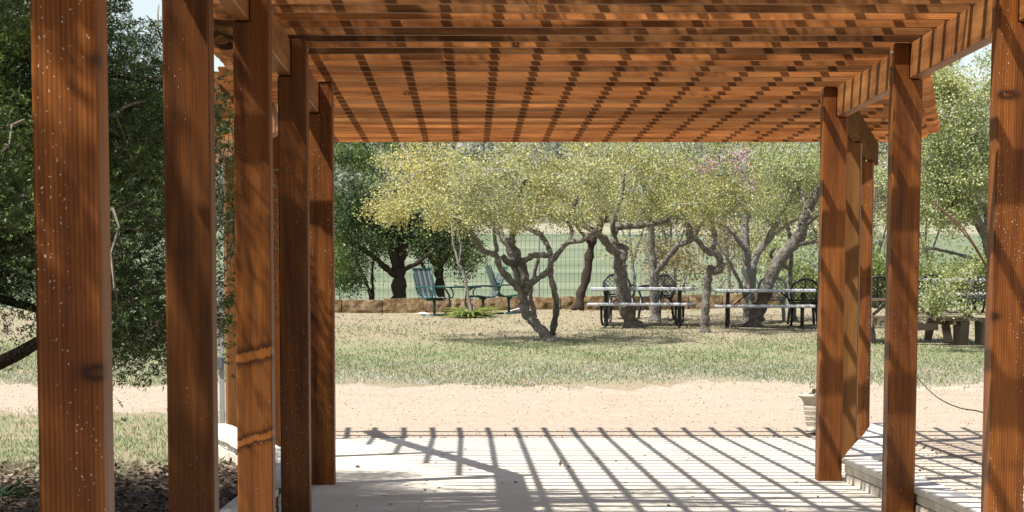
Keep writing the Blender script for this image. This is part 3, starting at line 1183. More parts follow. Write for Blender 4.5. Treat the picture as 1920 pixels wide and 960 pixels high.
# junipers behind the wall
JY = 53.5
oak('juniper_tree', 'thick trunked dark juniper behind the wall, with low spreading limbs', [
    ([(748, 578, 0), (748, 560, 0), (748, 527, 0), (746, 500, 0)], 13, 13),
    ([(748, 508, 0), (757, 466, 0), (769, 436, .1), (778, 415, .2), (785, 370, .3)], 9, 6),
    ([(747, 505, 0), (749, 460, .3), (751, 415, .4), (748, 350, .5)], 8, 5),
    ([(745, 508, 0), (733, 460, -.2), (715, 433, -.3), (700, 412, -.4), (680, 360, -.4)], 9, 5),
    ([(742, 515, 0), (730, 508, -.2), (700, 481, -.5), (669, 460, -.7), (636, 442, -.9)], 6.5, 4),
    ([(750, 512, 0), (763, 503, -.2), (784, 492, -.4), (808, 474, -.6), (842, 453, -.8)], 5, 3),
], [(660, 330, 60, 80, 0, 1.5, 70), (700, 430, 75, 60, .2, 1.5, 70), (655, 500, 35, 50, -.6, .8, 26), (760, 400, 80, 70, .6, 1.5, 70), (640, 420, 40, 60, -.6, 1, 30), (720, 250, 120, 90, .3, 1.8, 60), (805, 455, 50, 30, -.5, .8, 20)],
    Y0=JY, leaf='juniper_leaf', bark='bark_dark', per=110, sig=.16, L=.075, W=.026, seed=41, group='junipers behind the stone wall', flare=False)
oak('juniper_tree', 'smaller dark juniper behind the green patio table', [
    ([(826, 575, 0), (825, 560, 0), (824, 530, 0), (823, 500, 0)], 10, 9),
    ([(823, 505, 0), (823, 487, 0), (826, 440, .1), (822, 390, .2)], 7, 4),
    ([(824, 503, 0), (838, 481, -.2), (853, 463, -.3), (872, 440, -.4)], 5.5, 3.5),
    ([(818, 550, 0), (811, 536, -.1), (799, 510, -.3), (788, 490, -.4)], 4.5, 3),
    ([(822, 500, 0), (806, 484, .2), (795, 462, .3)], 5, 3),
], [(840, 440, 65, 50, 0, 1.3, 60), (870, 485, 38, 40, -.3, .7, 30), (810, 400, 70, 60, .3, 1.3, 40), (800, 470, 30, 40, -.2, .8, 20)],
    Y0=JY + .6, leaf='juniper_leaf', bark='bark_dark', per=100, sig=.15, L=.075, W=.026, seed=42, group='junipers behind the stone wall', flare=False)
oak('juniper_tree', 'young two stemmed juniper behind the wall beside the last post', [
    ([(696, 570, 0), (694, 550, 0), (685, 525, 0), (676, 505, 0), (665, 480, 0)], 4, 2.5),
    ([(699, 570, .2), (699, 545, .2), (698, 512, .2), (702, 480, .2)], 3.5, 2.5),
], [(665, 480, 40, 45, 0, .8, 30), (705, 490, 30, 40, .2, .7, 20), (640, 520, 20, 30, 0, .5, 10)],
    Y0=JY + 1.5, leaf='juniper_leaf', bark='bark_dark', per=80, sig=.15, L=.075, W=.026, seed=43, group='junipers behind the stone wall', flare=False)

# shrubs beyond the wall
SH = [
    ('scrub_oak', 'orange tinged leafless-looking shrub behind the gap between the grey tables', (1262, 575), [(1262, 500, 55, 45, 0, 1.0, 44), (1220, 470, 45, 40, .2, .8, 20)], 'scrub_leaf', 55.0, 40),
    ('scrub_oak', 'amber leafed shrub with pale twigs behind the pale grey oak', (1370, 575), [(1370, 470, 50, 55, 0, 1.0, 44), (1330, 440, 40, 40, .2, .8, 20), (1345, 530, 40, 30, 0, .7, 14)], 'scrub_leaf', 56.0, 40),
    ('scrub_oak', 'thin grey green shrub beyond the leaning rough barked oak', (1440, 575), [(1445, 480, 45, 55, 0, 1.0, 36), (1500, 440, 40, 50, .2, .8, 22)], 'oak_leaf_green', 57.0, 40),
    ('leafy_bush', 'bright yellow green bush behind the black lattice chair at the table end', (1505, 580), [(1505, 535, 34, 38, 0, .7, 46)], 'bush_leaf', 52.5, 95),
    ('leafy_bush', 'bright green bush glimpsed between the two narrow posts and the next post', (1645, 580), [(1640, 520, 40, 40, 0, .8, 50), (1690, 530, 40, 40, 0, .8, 40)], 'bush_leaf', 53.0, 95),
    ('leafy_bush', 'wide yellow green bush behind the grey table and the low oak branch', (1770, 580), [(1760, 515, 55, 42, 0, .9, 70), (1835, 520, 45, 45, .2, .9, 50)], 'bush_leaf', 53.5, 95),
]
for i, (nm, lb, b, el, lf, Y0, per) in enumerate(SH):
    oak(nm, lb, [([(b[0], b[1] + 12, 0), (b[0] + 3, b[1] - 25, 0), (b[0] - 4, b[1] - 60, 0)], 3, 1.6), ([(b[0], b[1], 0), (b[0] + 20, b[1] - 40, .2), (b[0] + 30, b[1] - 75, .3)], 2, 1.2), ([(b[0], b[1], 0), (b[0] - 18, b[1] - 40, .2), (b[0] - 30, b[1] - 70, .3)], 2, 1.2)],
        el, Y0=Y0, leaf=lf, bark='bark_pale', per=per, sig=.2, L=.07, W=.04, rtwig=.009, seed=60 + i, cat='shrub' if nm != 'leafy_bush' else 'bush', group='shrubs behind the stone wall', flare=False)
for i, (x_, ht, lb) in enumerate(((1185, 330, 'thin pale tree far beyond the stubbed oak trunk'), (1262, 300, 'thin grey tree beyond the wall between the first two table trees'), (1440, 320, 'slender tree beyond the pale oak stems'),
                                  (1545, 330, 'slender tree seen beside the thick post, past the leaning oak'), (1640, 300, 'slender tree between the two narrow posts and the next post'), (1740, 330, 'slender grey tree behind the bushes past the wooden table'))):
    oak('slender_tree', lb, [([(x_, 580, 0), (x_ + 4, 520, 0), (x_ - 4, 440, 0), (x_ + 6, ht, 0)], 3.2, 1.6), ([(x_, 500, 0), (x_ + 18, 440, .2), (x_ + 34, 380, .3)], 2, 1), ([(x_ - 2, 480, 0), (x_ - 22, 420, .2), (x_ - 30, 370, .3)], 2, 1)],
        [(x_, 400, 55, 80, 0, 1.2, 70), (x_ + 10, 330, 60, 60, 0, 1.2, 50), (x_ - 15, 470, 35, 40, 0, .8, 18)], Y0=63.0 + i * .7, leaf=('oak_leaf_green', 'scrub_leaf', 'oak_leaf_green')[i % 3], bark='bark_pale', per=46, sig=.2, L=.07, W=.04, rtwig=.012, seed=80 + i, cat='tree', group='slender trees beyond the wire fence', flare=False)
oak('redbud_tree', 'redbud with sparse magenta blossom showing through the oak crowns', [
    ([(1368, 575, 0), (1366, 500, 0), (1360, 420, 0), (1362, 350, 0)], 4, 2.5), ([(1362, 420, 0), (1340, 370, .2), (1325, 320, .3)], 2.5, 1.5), ([(1362, 400, 0), (1385, 350, 0), (1395, 300, 0)], 2.5, 1.5)],
    [(1350, 320, 50, 45, 0, 1, 34), (1385, 330, 35, 40, .2, 1, 24), (1325, 350, 25, 25, .2, 1, 12)], Y0=58.5, leaf='flower', bark='bark', per=60, sig=.16, L=.05, W=.045, seed=75, cat='tree', group=None, flare=False)


# ------------------------------------------------------------------ big cedar beside the pergola
def spray_leaves(clusters, per, sig, rng, L=.085, W=.02, keep=None, nl=8):
    """cedar sprays: each clump is a set of short stems carrying narrow scale leaves"""
    C = np.array(clusters)
    out = []
    n = len(C)
    st = rng.integers(int(per * .5), int(per * 1.4), n)
    idx = np.repeat(np.arange(n), st)
    out_dir = unit(rng.normal(size=(len(idx), 3)) * np.array([1, 1, .55]) + np.array([0, 0, -.12]))
    sg = sig * rng.uniform(.7, 1.25, n)
    S0 = C[idx] + rng.normal(size=(len(idx), 3)) * (sg[idx][:, None] * np.array([1, 1, .75]))
    ln = rng.uniform(.06, .14, len(idx))
    P = []
    D = []
    for k in range(nl):
        t = k / nl
        P.append(S0 + out_dir * (ln * t)[:, None])
        side = unit(np.cross(out_dir, rng.normal(size=out_dir.shape)))
        D.append(out_dir * .75 + side * .75)
    P = np.concatenate(P)
    D = np.concatenate(D)
    if keep is not None:
        k = keep(P)
        P, D = P[k], D[k]
    l = L * rng.uniform(.5, 1.1, len(P)) * .6
    return leaf_arrays(P, D, l, np.full(len(P), W) * rng.uniform(.6, 1.2, len(P)), rng)


def cedar(base, label, seed, fill, per, L, W, nl, over, side_limbs, ext, boxes=()):
    rnd = random.Random(seed)
    rng = np.random.default_rng(seed)
    base = Vector(base)
    root = thing('cedar_tree', label, 'tree', base)
    tb = MB()
    trunk = [Vector((0, 0, -.05)), Vector((.05, .02, .8)), Vector((-.03, .1, 1.8)), Vector((.12, .05, 3.0)), Vector((.2, -.1, 4.4)), Vector((.15, 0, 5.8)), Vector((.3, .1, 7.2)), Vector((.35, .1, 8.4))]
    tb.tube(trunk, [.30, .22, .20, .17, .14, .11, .07, .03], 12, rough=.2, rnd=rnd)
    nodes = list(trunk[2:])
    limbs = []
    for i in range(30):
        z = rnd.uniform(1.2, 7.4)
        a = rnd.uniform(0, 2 * math.pi)
        limbs.append((z, a, rnd.uniform(1.6, 2.9) * (1.0 if z < 5 else .8), rnd.uniform(-.15, .35)))
    for a, l_, z in side_limbs:
        limbs.append((z, a, l_, -.05))
    for a, l_, z in over:
        limbs.append((z, a, l_, .05))
    roofnodes = []
    for (z, a, l_, up) in limbs:
        p = Vector((.2 * z / 8.4, 0, z))
        pts = [p]
        d = Vector((math.cos(a), math.sin(a), up))
        n = 8
        for q in range(1, n + 1):
            d = d + Vector((rnd.uniform(-.22, .22), rnd.uniform(-.22, .22), rnd.uniform(-.14, .12)))
            d.normalize()
            pts.append(pts[-1] + d * (l_ / n))
        for p in pts:
            if p.x + base.x > -1.9 and p.z + base.z < 3.7:
                p.z = 3.7 - base.z if z > 3.4 else p.z
        if z < 3.4:
            pts = [p for p in pts if p.x + base.x < -1.7]
            if len(pts) < 3:
                continue
        n = len(pts) - 1
        r0 = .03 + .011 * l_
        tb.tube(pts, [r0 * (1 - .8 * q / n) for q in range(n + 1)], 6, rough=.15, rnd=rnd)
        nodes += pts[2:]
    if boxes:
        # one low bare limb reaching out of the crown
        bl_ = [Vector((0, 0, 1.25)), Vector((.5, -.5, 1.02)), Vector((1.2, -.9, .92)), Vector((1.75, -1.1, 1.0)), Vector((2.1, -1.2, 1.16)), Vector((2.45, -1.25, 1.36)), Vector((2.75, -1.1, 1.5))]
        tb.tube(bl_, [.08, .07, .055, .047, .04, .03, .016], 8, rough=.2, rnd=rnd)
        nodes += bl_[4:]
    cl = []

    def ok(w):
        if w[0] > -1.62 and w[2] < 3.75:
            return False
        if w[0] > -2.15 and 2.95 < w[2] < 3.6:
            return False
        return w[2] > (1.12 if w[0] > -.165 * w[1] else 1.55) + .35 * mnoise.noise(Vector(w) * .9)
    for nd in nodes:
        for _ in range(4):
            q = nd + Vector((rnd.gauss(0, .34), rnd.gauss(0, .34), rnd.gauss(-.06, .26)))
            if not ok(q + base):
                continue
            if q.z > 3.6 and q.x + base.x > -1.6 and rnd.random() < .58:
                continue
            cl.append(q)
    for _ in range(fill):
        u = np.array([rnd.gauss(0, 1), rnd.gauss(0, 1), rnd.gauss(0, 1)])
        u = u / np.linalg.norm(u) * rnd.uniform(.3, 1) ** .5
        q = Vector((u[0] * ext[0], u[1] * ext[1], 3.3 + u[2] * 2.6))
        if ok(q + base):
            cl.append(q)
    for (x0, x1, y0, y1, z0, z1, n) in boxes:
        for _ in range(n):
            wq = Vector((rnd.uniform(x0, x1), rnd.uniform(y0, y1), rnd.uniform(z0, z1)))
            if ok(wq) and mnoise.noise(wq * 1.0) > -.1:
                cl.append(wq - base)
    tw = MB()
    grow(tw, nodes, cl, .008, rnd)
    for _ in range(260):
        c_ = cl[rnd.randrange(len(cl))]
        d_ = Vector((rnd.gauss(0, 1), rnd.gauss(0, 1), rnd.gauss(0, .7))).normalized()
        L_ = rnd.uniform(.15, .5)
        pts = [c_]
        for q in range(4):
            d_ = (d_ + Vector((rnd.gauss(0, .3), rnd.gauss(0, .3), rnd.gauss(0, .3)))).normalized()
            pts.append(pts[-1] + d_ * L_ / 4)
        if all(ok(p + base) for p in pts):
            tw.tube(pts, [.006, .005, .004, .003, .0015], 4, cap=False)
    bw = tw.build('branchwork', M['twig_cedar'], root)
    bw['kind'] = 'stuff'
    tb.build('trunk', M['bark_dark'], root, smooth=True)
    bb = np.array(base)

    def keep(P):
        Wd = P + bb
        k = ~((Wd[:, 0] > -1.5) & (Wd[:, 2] < 3.5))
        k &= ~((Wd[:, 0] > -2.0) & (Wd[:, 2] > 3.0) & (Wd[:, 2] < 3.5))
        # the crown is open under the eaves, where the sky shows
        k &= ~((Wd[:, 2] > 1.392 + .118 * Wd[:, 1]) & (Wd[:, 2] < 4.0) & (Wd[:, 0] / Wd[:, 1] > -.138))
        return k
    V, Fc = spray_leaves(cl, per, .175, rng, L, W, keep, nl)
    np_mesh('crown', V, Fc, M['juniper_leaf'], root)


cedar((-4.75, 15.4, -.03), 'big dark green cedar with drooping sprays close beside the row of posts', 91, 700, 54, .054, .0085, 15,
      ((-.5, 5.2, 4.9), (0.0, 5.8, 5.2), (.35, 5.2, 5.5), (-.9, 4.8, 5.0), (.1, 7.0, 6.1), (-.25, 7.2, 5.6), (-.6, 6.6, 6.2), (.5, 6.0, 6.3)),
      ((-.35, 3.1, 2.6), (.1, 3.2, 1.8), (.5, 2.9, 2.9), (-.8, 3.0, 2.2), (-.1, 3.0, 3.3), (.9, 3.0, 2.0)), (3.0, 3.4), ((-4.4, -1.75, 12.2, 20.0, 1.3, 3.2, 640), (-3.3, -2.15, 13.5, 20.0, 2.5, 3.7, 190), (-2.7, -1.8, 14.0, 18.5, .95, 1.45, 90), (-2.8, 1.4, 11.5, 16.0, 4.9, 6.4, 150)))
cedar((-5.3, 6.6, -.03), 'second dark cedar near the viewer, added beyond the picture edge to shade the first posts', 92, 430, 26, .12, .024, 8,  # added mostly out of view, for its dappled shade on the near posts
      ((-.2, 5.0, 4.8), (.25, 5.8, 5.4), (.6, 6.2, 5.0), (.9, 6.0, 5.7), (.1, 7.0, 6.2), (.45, 7.6, 5.9)), ((.5, 3, 2.4), (1.0, 3, 2.8), (.0, 3, 2.4)), (3.1, 4.2))

# ------------------------------------------------------------------ grass, litter, leaves
def blades(name, n, sampler, h0, h1, wid, mat, rng, label=None):
    P = sampler(n, rng)
    P[:, 2] = [tz(x, y) for x, y in P[:, :2]]
    D = unit(rng.normal(size=P.shape) * np.array([.55, .55, .15]) + np.array([0, 0, 1.0]))
    h = rng.uniform(h0, h1, len(P))
    V, Fc = leaf_arrays(P, D, h, np.full(len(P), wid) * rng.uniform(.7, 1.3, len(P)), rng)
    o = np_mesh(name, V, Fc, mat)
    struct(o, 'stuff')
    if label:
        o['label'] = label
    return o


def nfield(x, y, s=1.0, ph=0.0):
    return (np.sin(x * 1.3 * s + ph) * np.cos(y * .9 * s + ph * 2) + .6 * np.sin(x * 2.9 * s + y * 1.7 * s + ph) + .4 * np.sin(x * 6.1 * s - y * 4.3 * s + 2 * ph)) / 2.0


def lawn(n, rng):
    m = n * 3
    x = rng.uniform(-9, 11, m)
    y = 31.7 + rng.beta(1.2, 1.9, m) * 18
    f = nfield(x, y, 1.0, .7) * .5 + rng.normal(size=m) * .25
    thr = np.interp(y, [31.7, 32.4, 33.2, 34.5, 39, 41.5, 46, 50], [.75, .5, .0, -.3, -.15, .05, .2, .3])
    k = f > thr
    return np.stack([x[k], y[k], x[k] * 0], 1)[:n]


def sage(n, rng):
    m = n * 3
    x = rng.uniform(-8, 9, m)
    y = rng.uniform(32.9, 37.2, m)
    f = nfield(x, y * 2.2, .8, 2.1) * .5 + rng.normal(size=m) * .2
    k = f > np.interp(y, [32.9, 34, 36, 37.2], [.2, -.2, -.1, .3])
    return np.stack([x[k], y[k], x[k] * 0], 1)[:n]


def leftlawn(n, rng):
    m = n * 3
    x = rng.uniform(-8.5, -2.75, m)
    y = rng.uniform(19.2, 29.6, m)
    x2 = x
    f = nfield(x2, y, 1.2, 3.0) * .5 + rng.normal(size=m) * .25
    k = (f > np.interp(y, [19.2, 21.5, 23, 28.5, 29.6], [.5, .1, -.3, -.2, .4]))
    return np.stack([x[k], y[k], x[k] * 0], 1)[:n]


blades('lawn_grass', 54000, lawn, .025, .07, .012, M['blade'], RNG)
blades('sage_grass', 15000, sage, .02, .05, .014, M['sage_blade'], RNG)
blades('shade_grass', 13000, leftlawn, .03, .085, .009, M['blade'], RNG)


def scatter(name, n, sampler, L, W, mat, rng, zoff=.006):
    P = sampler(n, rng)
    P[:, 2] += zoff
    D = unit(rng.normal(size=P.shape) * np.array([1, 1, .22]))
    l = L * rng.uniform(.5, 1.3, len(P))
    V, Fc = leaf_arrays(P, D, l, l * W / L, rng, flat=-2.0)
    o = np_mesh(name, V, Fc, mat)
    struct(o, 'stuff')
    return o


def under_trees(n, rng):
    x = rng.uniform(-7, 10, n)
    y = 33.5 + rng.beta(2.2, 1.6, n) * 18
    return np.stack([x, y, np.array([tz(a, b) for a, b in zip(x, y)])], 1)


def mulch_left(n, rng):
    x = rng.uniform(-7, -1.52, n)
    y = 12 + rng.beta(2, 1.3, n) * 10.5
    lim = np.where(y > 19.3, -1.52 + FL * (y - 19.3), -1.52)
    x = np.minimum(x, lim - rng.uniform(0, .3, n))
    return np.stack([x, y, np.full(n, -.03)], 1)


def right_side(n, rng):
    y = rng.uniform(14, 26.5, n)
    lim = np.where(y > 19.4, 3.3 + FR * (y - 19.4), 3.3)
    x = lim + rng.gamma(1.5, .35, n)
    return np.stack([x, y, np.array([tz(a, b) for a, b in zip(x, y)]) + .008], 1)


def patio_edge(n, rng):
    x = rng.uniform(-2.6, 4.4, n)
    y = 26.13 + rng.gamma(1.3, .12, n)
    return np.stack([x, y, np.array([tz(a, b) for a, b in zip(x, y)]) + .008], 1)


def gravel_bits(n, rng):
    x = rng.uniform(-7, 8, n)
    y = rng.uniform(26.3, 33.2, n)
    return np.stack([x, y, np.array([tz(a, b) for a, b in zip(x, y)]) + .008], 1)


def patio_leaves(n, rng):
    x = rng.uniform(-1.0, 2.8, n)
    y = rng.uniform(15.6, 24.5, n)
    return np.stack([x, y, x * 0], 1)


scatter('leaf_litter', 13000, under_trees, .05, .03, M['litter'], RNG)
scatter('mulch_litter', 16000, mulch_left, .07, .035, M['mulch'], RNG)
scatter('gravel_litter', 900, right_side, .032, .016, M['litter'], RNG)
scatter('edge_litter', 420, patio_edge, .035, .02, M['mulch'], RNG)
scatter('gravel_pebbles', 9000, gravel_bits, .020, .014, M['litter'], RNG)
scatter('patio_litter', 75, patio_leaves, .045, .026, M['mulch'], RNG)


# far woods on the hill
def far_wood():
    rng = np.random.default_rng(5)
    n = 1700
    y = 335 + 520 * rng.beta(1, 1.8, n)
    x = rng.uniform(-.24, .27, n) * y
    C = np.array([[a, b, tz(a, b) + 1.6] for a, b in zip(x, y)])
    idx = np.repeat(np.arange(n), 46)
    sz = rng.uniform(.7, 1.6, n)[idx][:, None]
    off = rng.normal(size=(len(idx), 3)) * np.array([1.5, 1.5, 1.3]) * sz
    V, Fc = leaf_arrays(C[idx] + off, rng.normal(size=off.shape), rng.uniform(.7, 1.5, len(idx)), rng.uniform(.5, .9, len(idx)), rng)
    o = np_mesh('far_woods', V, Fc, M['far_leaf'])
    struct(o, 'stuff')


far_wood()

# ------------------------------------------------------------------ fieldstone wall
WR = thing('stone_wall', 'low wall of big rough brown fieldstones behind the lawn, green chairs before it', 'stone wall', (0, 0, 0))
wb = MB()
rs = random.Random(17)


def wall_pt(s):
    return at(0, 0, 1)


x = -5.2
while x < 6.6:
    L = rs.uniform(.45, .95)
    yw = 49.55 + (x + 2.75) / 7.5 * 1.6
    yw2 = 49.55 + (x + L + 2.75) / 7.5 * 1.6
    zt = 1.585 + (x + 2.75) / 7.5 * .125 + rs.uniform(-.015, .015)
    zb = tz(x, yw) - .05
    p, q = (x + .008, yw), (x + L - .008, yw2)
    for c0, c1 in ((zb, zt),):
        nX, nZ = 5, 3
        vs = []
        fs = []
        d = .42
        # rough block: grid box
        for face in range(2):
            for j in range(nZ + 1):
                for i in range(nX + 1):
                    u = i / nX; v = j / nZ
                    xx = p[0] + (q[0] - p[0]) * u
                    yy = p[1] + (q[1] - p[1]) * u + (0 if face == 0 else d)
                    zz = c0 + (c1 - c0) * v
                    e = (.02 if 0 < i < nX else -.0) + (.02 if 0 < j < nZ else 0)
                    yy += (-1 if face == 0 else 1) * (e + rs.uniform(-.014, .014))
                    if j == nZ:
                        zz += rs.uniform(-.012, .012)
                    vs.append((xx, yy, zz))
        w1 = nX + 1
        o2 = w1 * (nZ + 1)
        for j in range(nZ):
            for i in range(nX):
                a = j * w1 + i
                fs.append((a, a + 1, a + w1 + 1, a + w1))
                fs.append((o2 + a, o2 + a + w1, o2 + a + w1 + 1, o2 + a + 1))
        for i in range(nX):
            a = nZ * w1 + i
            fs.append((a, a + 1, o2 + a + 1, o2 + a))
            fs.append((i + 1, i, o2 + i, o2 + i + 1))
        for j in range(nZ):
            a = j * w1
            fs.append((a, a + w1, o2 + a + w1, o2 + a))
            a = j * w1 + nX
            fs.append((a + w1, a, o2 + a, o2 + a + w1))
        wb.add(vs, fs)
    x += L
wb.build('fieldstone', M['wall_stone'], WR, smooth=False)

# flat rocks at the foot of the wall
for i, (px, py, s, lb) in enumerate(((976, 584, .28, 'pale flat rock lying at the wall foot beside the forked oak'), (793, 589, .2, 'pale flat rock under the striped green chair'))):
    Yg = ground_Y(px, py)
    p = at(px, py, Yg)
    m = MB()
    rr = random.Random(i)
    prof = [(0.02, .11 * s * 3), (.6 * s, .09 * s * 3 * .8), (s, .03), (s * .9, -.03)]
    m.lathe(prof, 9)
    m.v = [(v[0] * rr.uniform(.85, 1.15), v[1] * .6 * rr.uniform(.85, 1.15), v[2] * rr.uniform(.8, 1.1)) for v in m.v]
    o = m.build('rock', M['kerb_stone'], None, smooth=False, loc=(p.x, p.y, p.z - .02))
    tag(o, lb, 'rock', 'rocks by the stone wall')

# wire deer fence beyond the wall
FN = thing('wire_fence', 'tall wire mesh fence with thin steel posts between the wall and the green field', 'fence', (0, 60, 0))
wm = MB()
fy = 60.0
for i in range(150):
    x = -6.5 + i * .11
    zg = tz(x, fy)
    wm.box(x - .0045, x + .0045, -.004, .004, zg, zg + 2.3)
for k in range(12):
    wm.box(-6.5, 10, -.003, .003, tz(0, fy) + .1 + k * .2 - .003, tz(0, fy) + .1 + k * .2 + .003)
wm.build('wire_mesh', M['wire'], FN)
for i in range(7):
    m = MB()
    x = -6.5 + i * 2.75
    m.tube([(x, 0, tz(x, fy) - .1), (x, 0, tz(x, fy) + 2.4)], .03, 8)
    m.build('post', M['pale_metal'], FN)


# ------------------------------------------------------------------ picnic tables
def metal_table(loc, rz, label):
    t = thing('picnic_table', label, 'picnic table', loc, rz, 'grey coated picnic tables under the oaks')
    m = MB()
    for k in range(1):
        m.box(-.94, .94, -.37, .37, .655, .715)
    m.build('tabletop', M['table_top'], t, bevel=.014)
    for s in (-1, 1):
        b = MB()
        b.box(-.93, .93, s * .70 - .13, s * .70 + .13, .370, .425)
        b.build('bench', M['table_top'], t, bevel=.014)
    for s in (-1, 1):
        x = s * .69
        l = MB()
        l.box(x - .035, x + .035, -.05, .05, .02, .652)
        l.build('pedestal', M['black'], t, bevel=.004)
        for q in (-1, 1):
            l = MB()
            l.tube([(x, q * .66, .368), (x, q * .665, .25), (x, q * .64, .12), (x, q * .56, .05), (x, q * .40, .024), (x, 0, .022)], .024, 8)
            l.tube([(x - .002, q * .06, .30), (x - .002, q * .40, .36), (x - .002, q * .66, .366)], .020, 8)
            l.build('bench_leg', M['black'], t, smooth=True)
        l = MB()
        l.tube([(x - s * .03, 0, .36), (x - s * .40, 0, .652)], .014, 6)
        l.build('brace', M['black'], t)
    return t


def put(px, py, Y=None):
    Y = Y or ground_Y(px, py)
    p = at(px, py, Y)
    return Vector((p.x, Y, tz(p.x, Y)))


T1 = put(1205, 600, 45.2)
metal_table(T1, math.radians(-11), 'grey slatted picnic table on black pedestals behind the stout stubbed oak trunk')
T2 = put(1434, 600, 45.0)
metal_table(T2, math.radians(-8), 'grey slatted picnic table on black pedestals behind the big leaning oak')
T3 = put(1765, 595, 49.5)
metal_table(T3, math.radians(5), 'grey picnic table half hidden by the low oak branch behind the wooden one')


# lattice-back garden chairs
def lattice_chair(loc, rz, label, mat='black_plastic'):
    t = thing('garden_chair', label, 'chair', loc, rz, 'lattice backed garden chairs')
    mt = M[mat]
    m = MB()
    m.prism([(-.235, -.22), (.235, -.22), (.25, -.1), (.23, .22), (-.23, .22), (-.25, -.1)], 'z', .415, .445)
    m.build('seat', mt, t, bevel=.01)
    for sx in (-1, 1):
        for sy, r in ((-1, 0), (1, 1)):
            l = MB()
            x, y = sx * .215, sy * .19
            l.tube([(x, y, .42), (x + sx * .02, y + sy * .03, .2), (x + sx * .035, y + sy * .055, 0)], [.034, .028, .022], 8)
            l.build('leg', mt, t, smooth=True)
    # back: arch in a plane leaning back
    def bp(u, v):
        return (u, .205 + v * .24, .445 + v)
    b = MB()
    arch = []
    for k in range(25):
        a = math.pi * k / 24
        u = .27 * math.cos(a)
        v = .16 + .265 * math.sin(a) ** .8
        arch.append(bp(u, v))
    pts = [bp(.235, -.02), bp(.255, .08)] + arch + [bp(-.255, .08), bp(-.235, -.02)]
    b.tube(pts, .024, 8)
    b.build('back_frame', mt, t, smooth=True)
    la = MB()
    for c in np.arange(-.6, .61, .085):
        for sgn in (1, -1):
            seg = []
            for v in np.linspace(.02, .42, 21):
                u = c + sgn * (v - .2)
                lim = .25 if v < .16 else .27 * math.sqrt(max(0, 1 - ((v - .16) / .265) ** 2))
                if abs(u) < lim:
                    seg.append(bp(u, v))
            if len(seg) > 1:
                la.tube([seg[0], seg[-1]], .0085, 4)
    la.tube([bp(-.24, .03), bp(.24, .03)], .016, 6)
    la.tube([bp(0, .02), bp(0, .42)], .013, 6)
    la.build('back_lattice', mt, t)
    for sx in (-1, 1):
        a = MB()
        a.tube([(sx * .225, -.19, .43), (sx * .275, -.20, .56), (sx * .285, -.17, .635), (sx * .285, -.02, .65), (sx * .28, .14, .66), bp(sx * .265, .2)], [.02, .02, .024, .026, .024, .022], 8)
        a.build('armrest', mt, t, smooth=True)
    return t


c0 = lattice_chair(put(1161, 597, 47.3), math.radians(8), 'black lattice chair behind the first grey table, partly hidden by the stubbed oak')
dup(c0, put(1230, 596, 47.2), math.radians(-38), 'black lattice chair turned sideways behind the lichen spotted oak trunk')
dup(c0, put(1505, 606, 45.85), math.radians(180), 'black lattice chair standing at the end of the second grey table')
dup(c0, put(1644, 606, 46.2), math.radians(170), 'black lattice chair behind the wooden picnic table beside the narrow posts')
dup(c0, put(1734, 604, 46.8), math.radians(190), 'black lattice chair behind the middle of the wooden picnic table, under leaves')
c5 = dup(c0, put(1836, 604, 46.3), math.radians(160), 'black lattice chair beside the bench with thick slab legs, next to the nearest post')
g0 = lattice_chair(put(1446, 603, 46.9), math.radians(175), 'grey lattice chair behind the big leaning oak and second table', 'grey_plastic')


# wooden picnic table and slab bench
def wooden_table(loc, rz):
    t = thing('wooden_picnic_table', 'weathered wooden picnic table with attached plank benches beyond the gravel', 'picnic table', loc, rz)
    m = MB()
    for k in range(5):
        m.box(-.92, .92, -.36 + k * .146, -.36 + k * .146 + .138, .70, .745)
    m.build('tabletop', M['old_wood'], t, bevel=.006)
    for s in (-1, 1):
        b = MB()
        for k in range(2):
            y = s * .66 + (k - 1) * .146
            b.box(-.92, .92, y, y + .138, .41, .45)
        b.build('bench', M['old_wood'], t, bevel=.006)
    for s in (-1, 1):
        for q in (-1, 1):
            l = MB()
            l.obox((s * .66, q * .16, .70), (s * .66, q * .62, 0.0), .045, .14, (1, 0, 0))
            l.build('leg', M['old_wood'], t)
        l = MB()
        l.box(s * .66 + .03, s * .66 + .072, -.80, .80, .30, .408)
        l.build('crossbar', M['old_wood'], t)
        l = MB()
        l.obox((s * .62, 0, .36), (s * .2, 0, .70), .09, .04)
        l.build('brace', M['old_wood'], t)
    return t


wooden_table(put(1688, 632, 41.3), math.radians(6))
sb = thing('slab_bench', 'weathered wooden bench with thick tapered slab legs near the low oak branch', 'bench', put(1822, 636, 40.9), math.radians(14))
m = MB()
m.box(-.62, .62, -.2, .2, .40, .455)
m.build('seat', M['old_wood'], sb, bevel=.008)
for s in (-1, 1):
    m = MB()
    m.prism([(-.13, 0), (.13, 0), (.17, .397), (-.17, .397)], 'x', s * .2 - .08, s * .2 + .08)
    m.build('leg', M['old_wood'], sb, bevel=.01)
m = MB()
m.box(-1.0, -.63, -.03, .03, .24, .37)
m.build('rail', M['old_wood'], sb, bevel=.006)


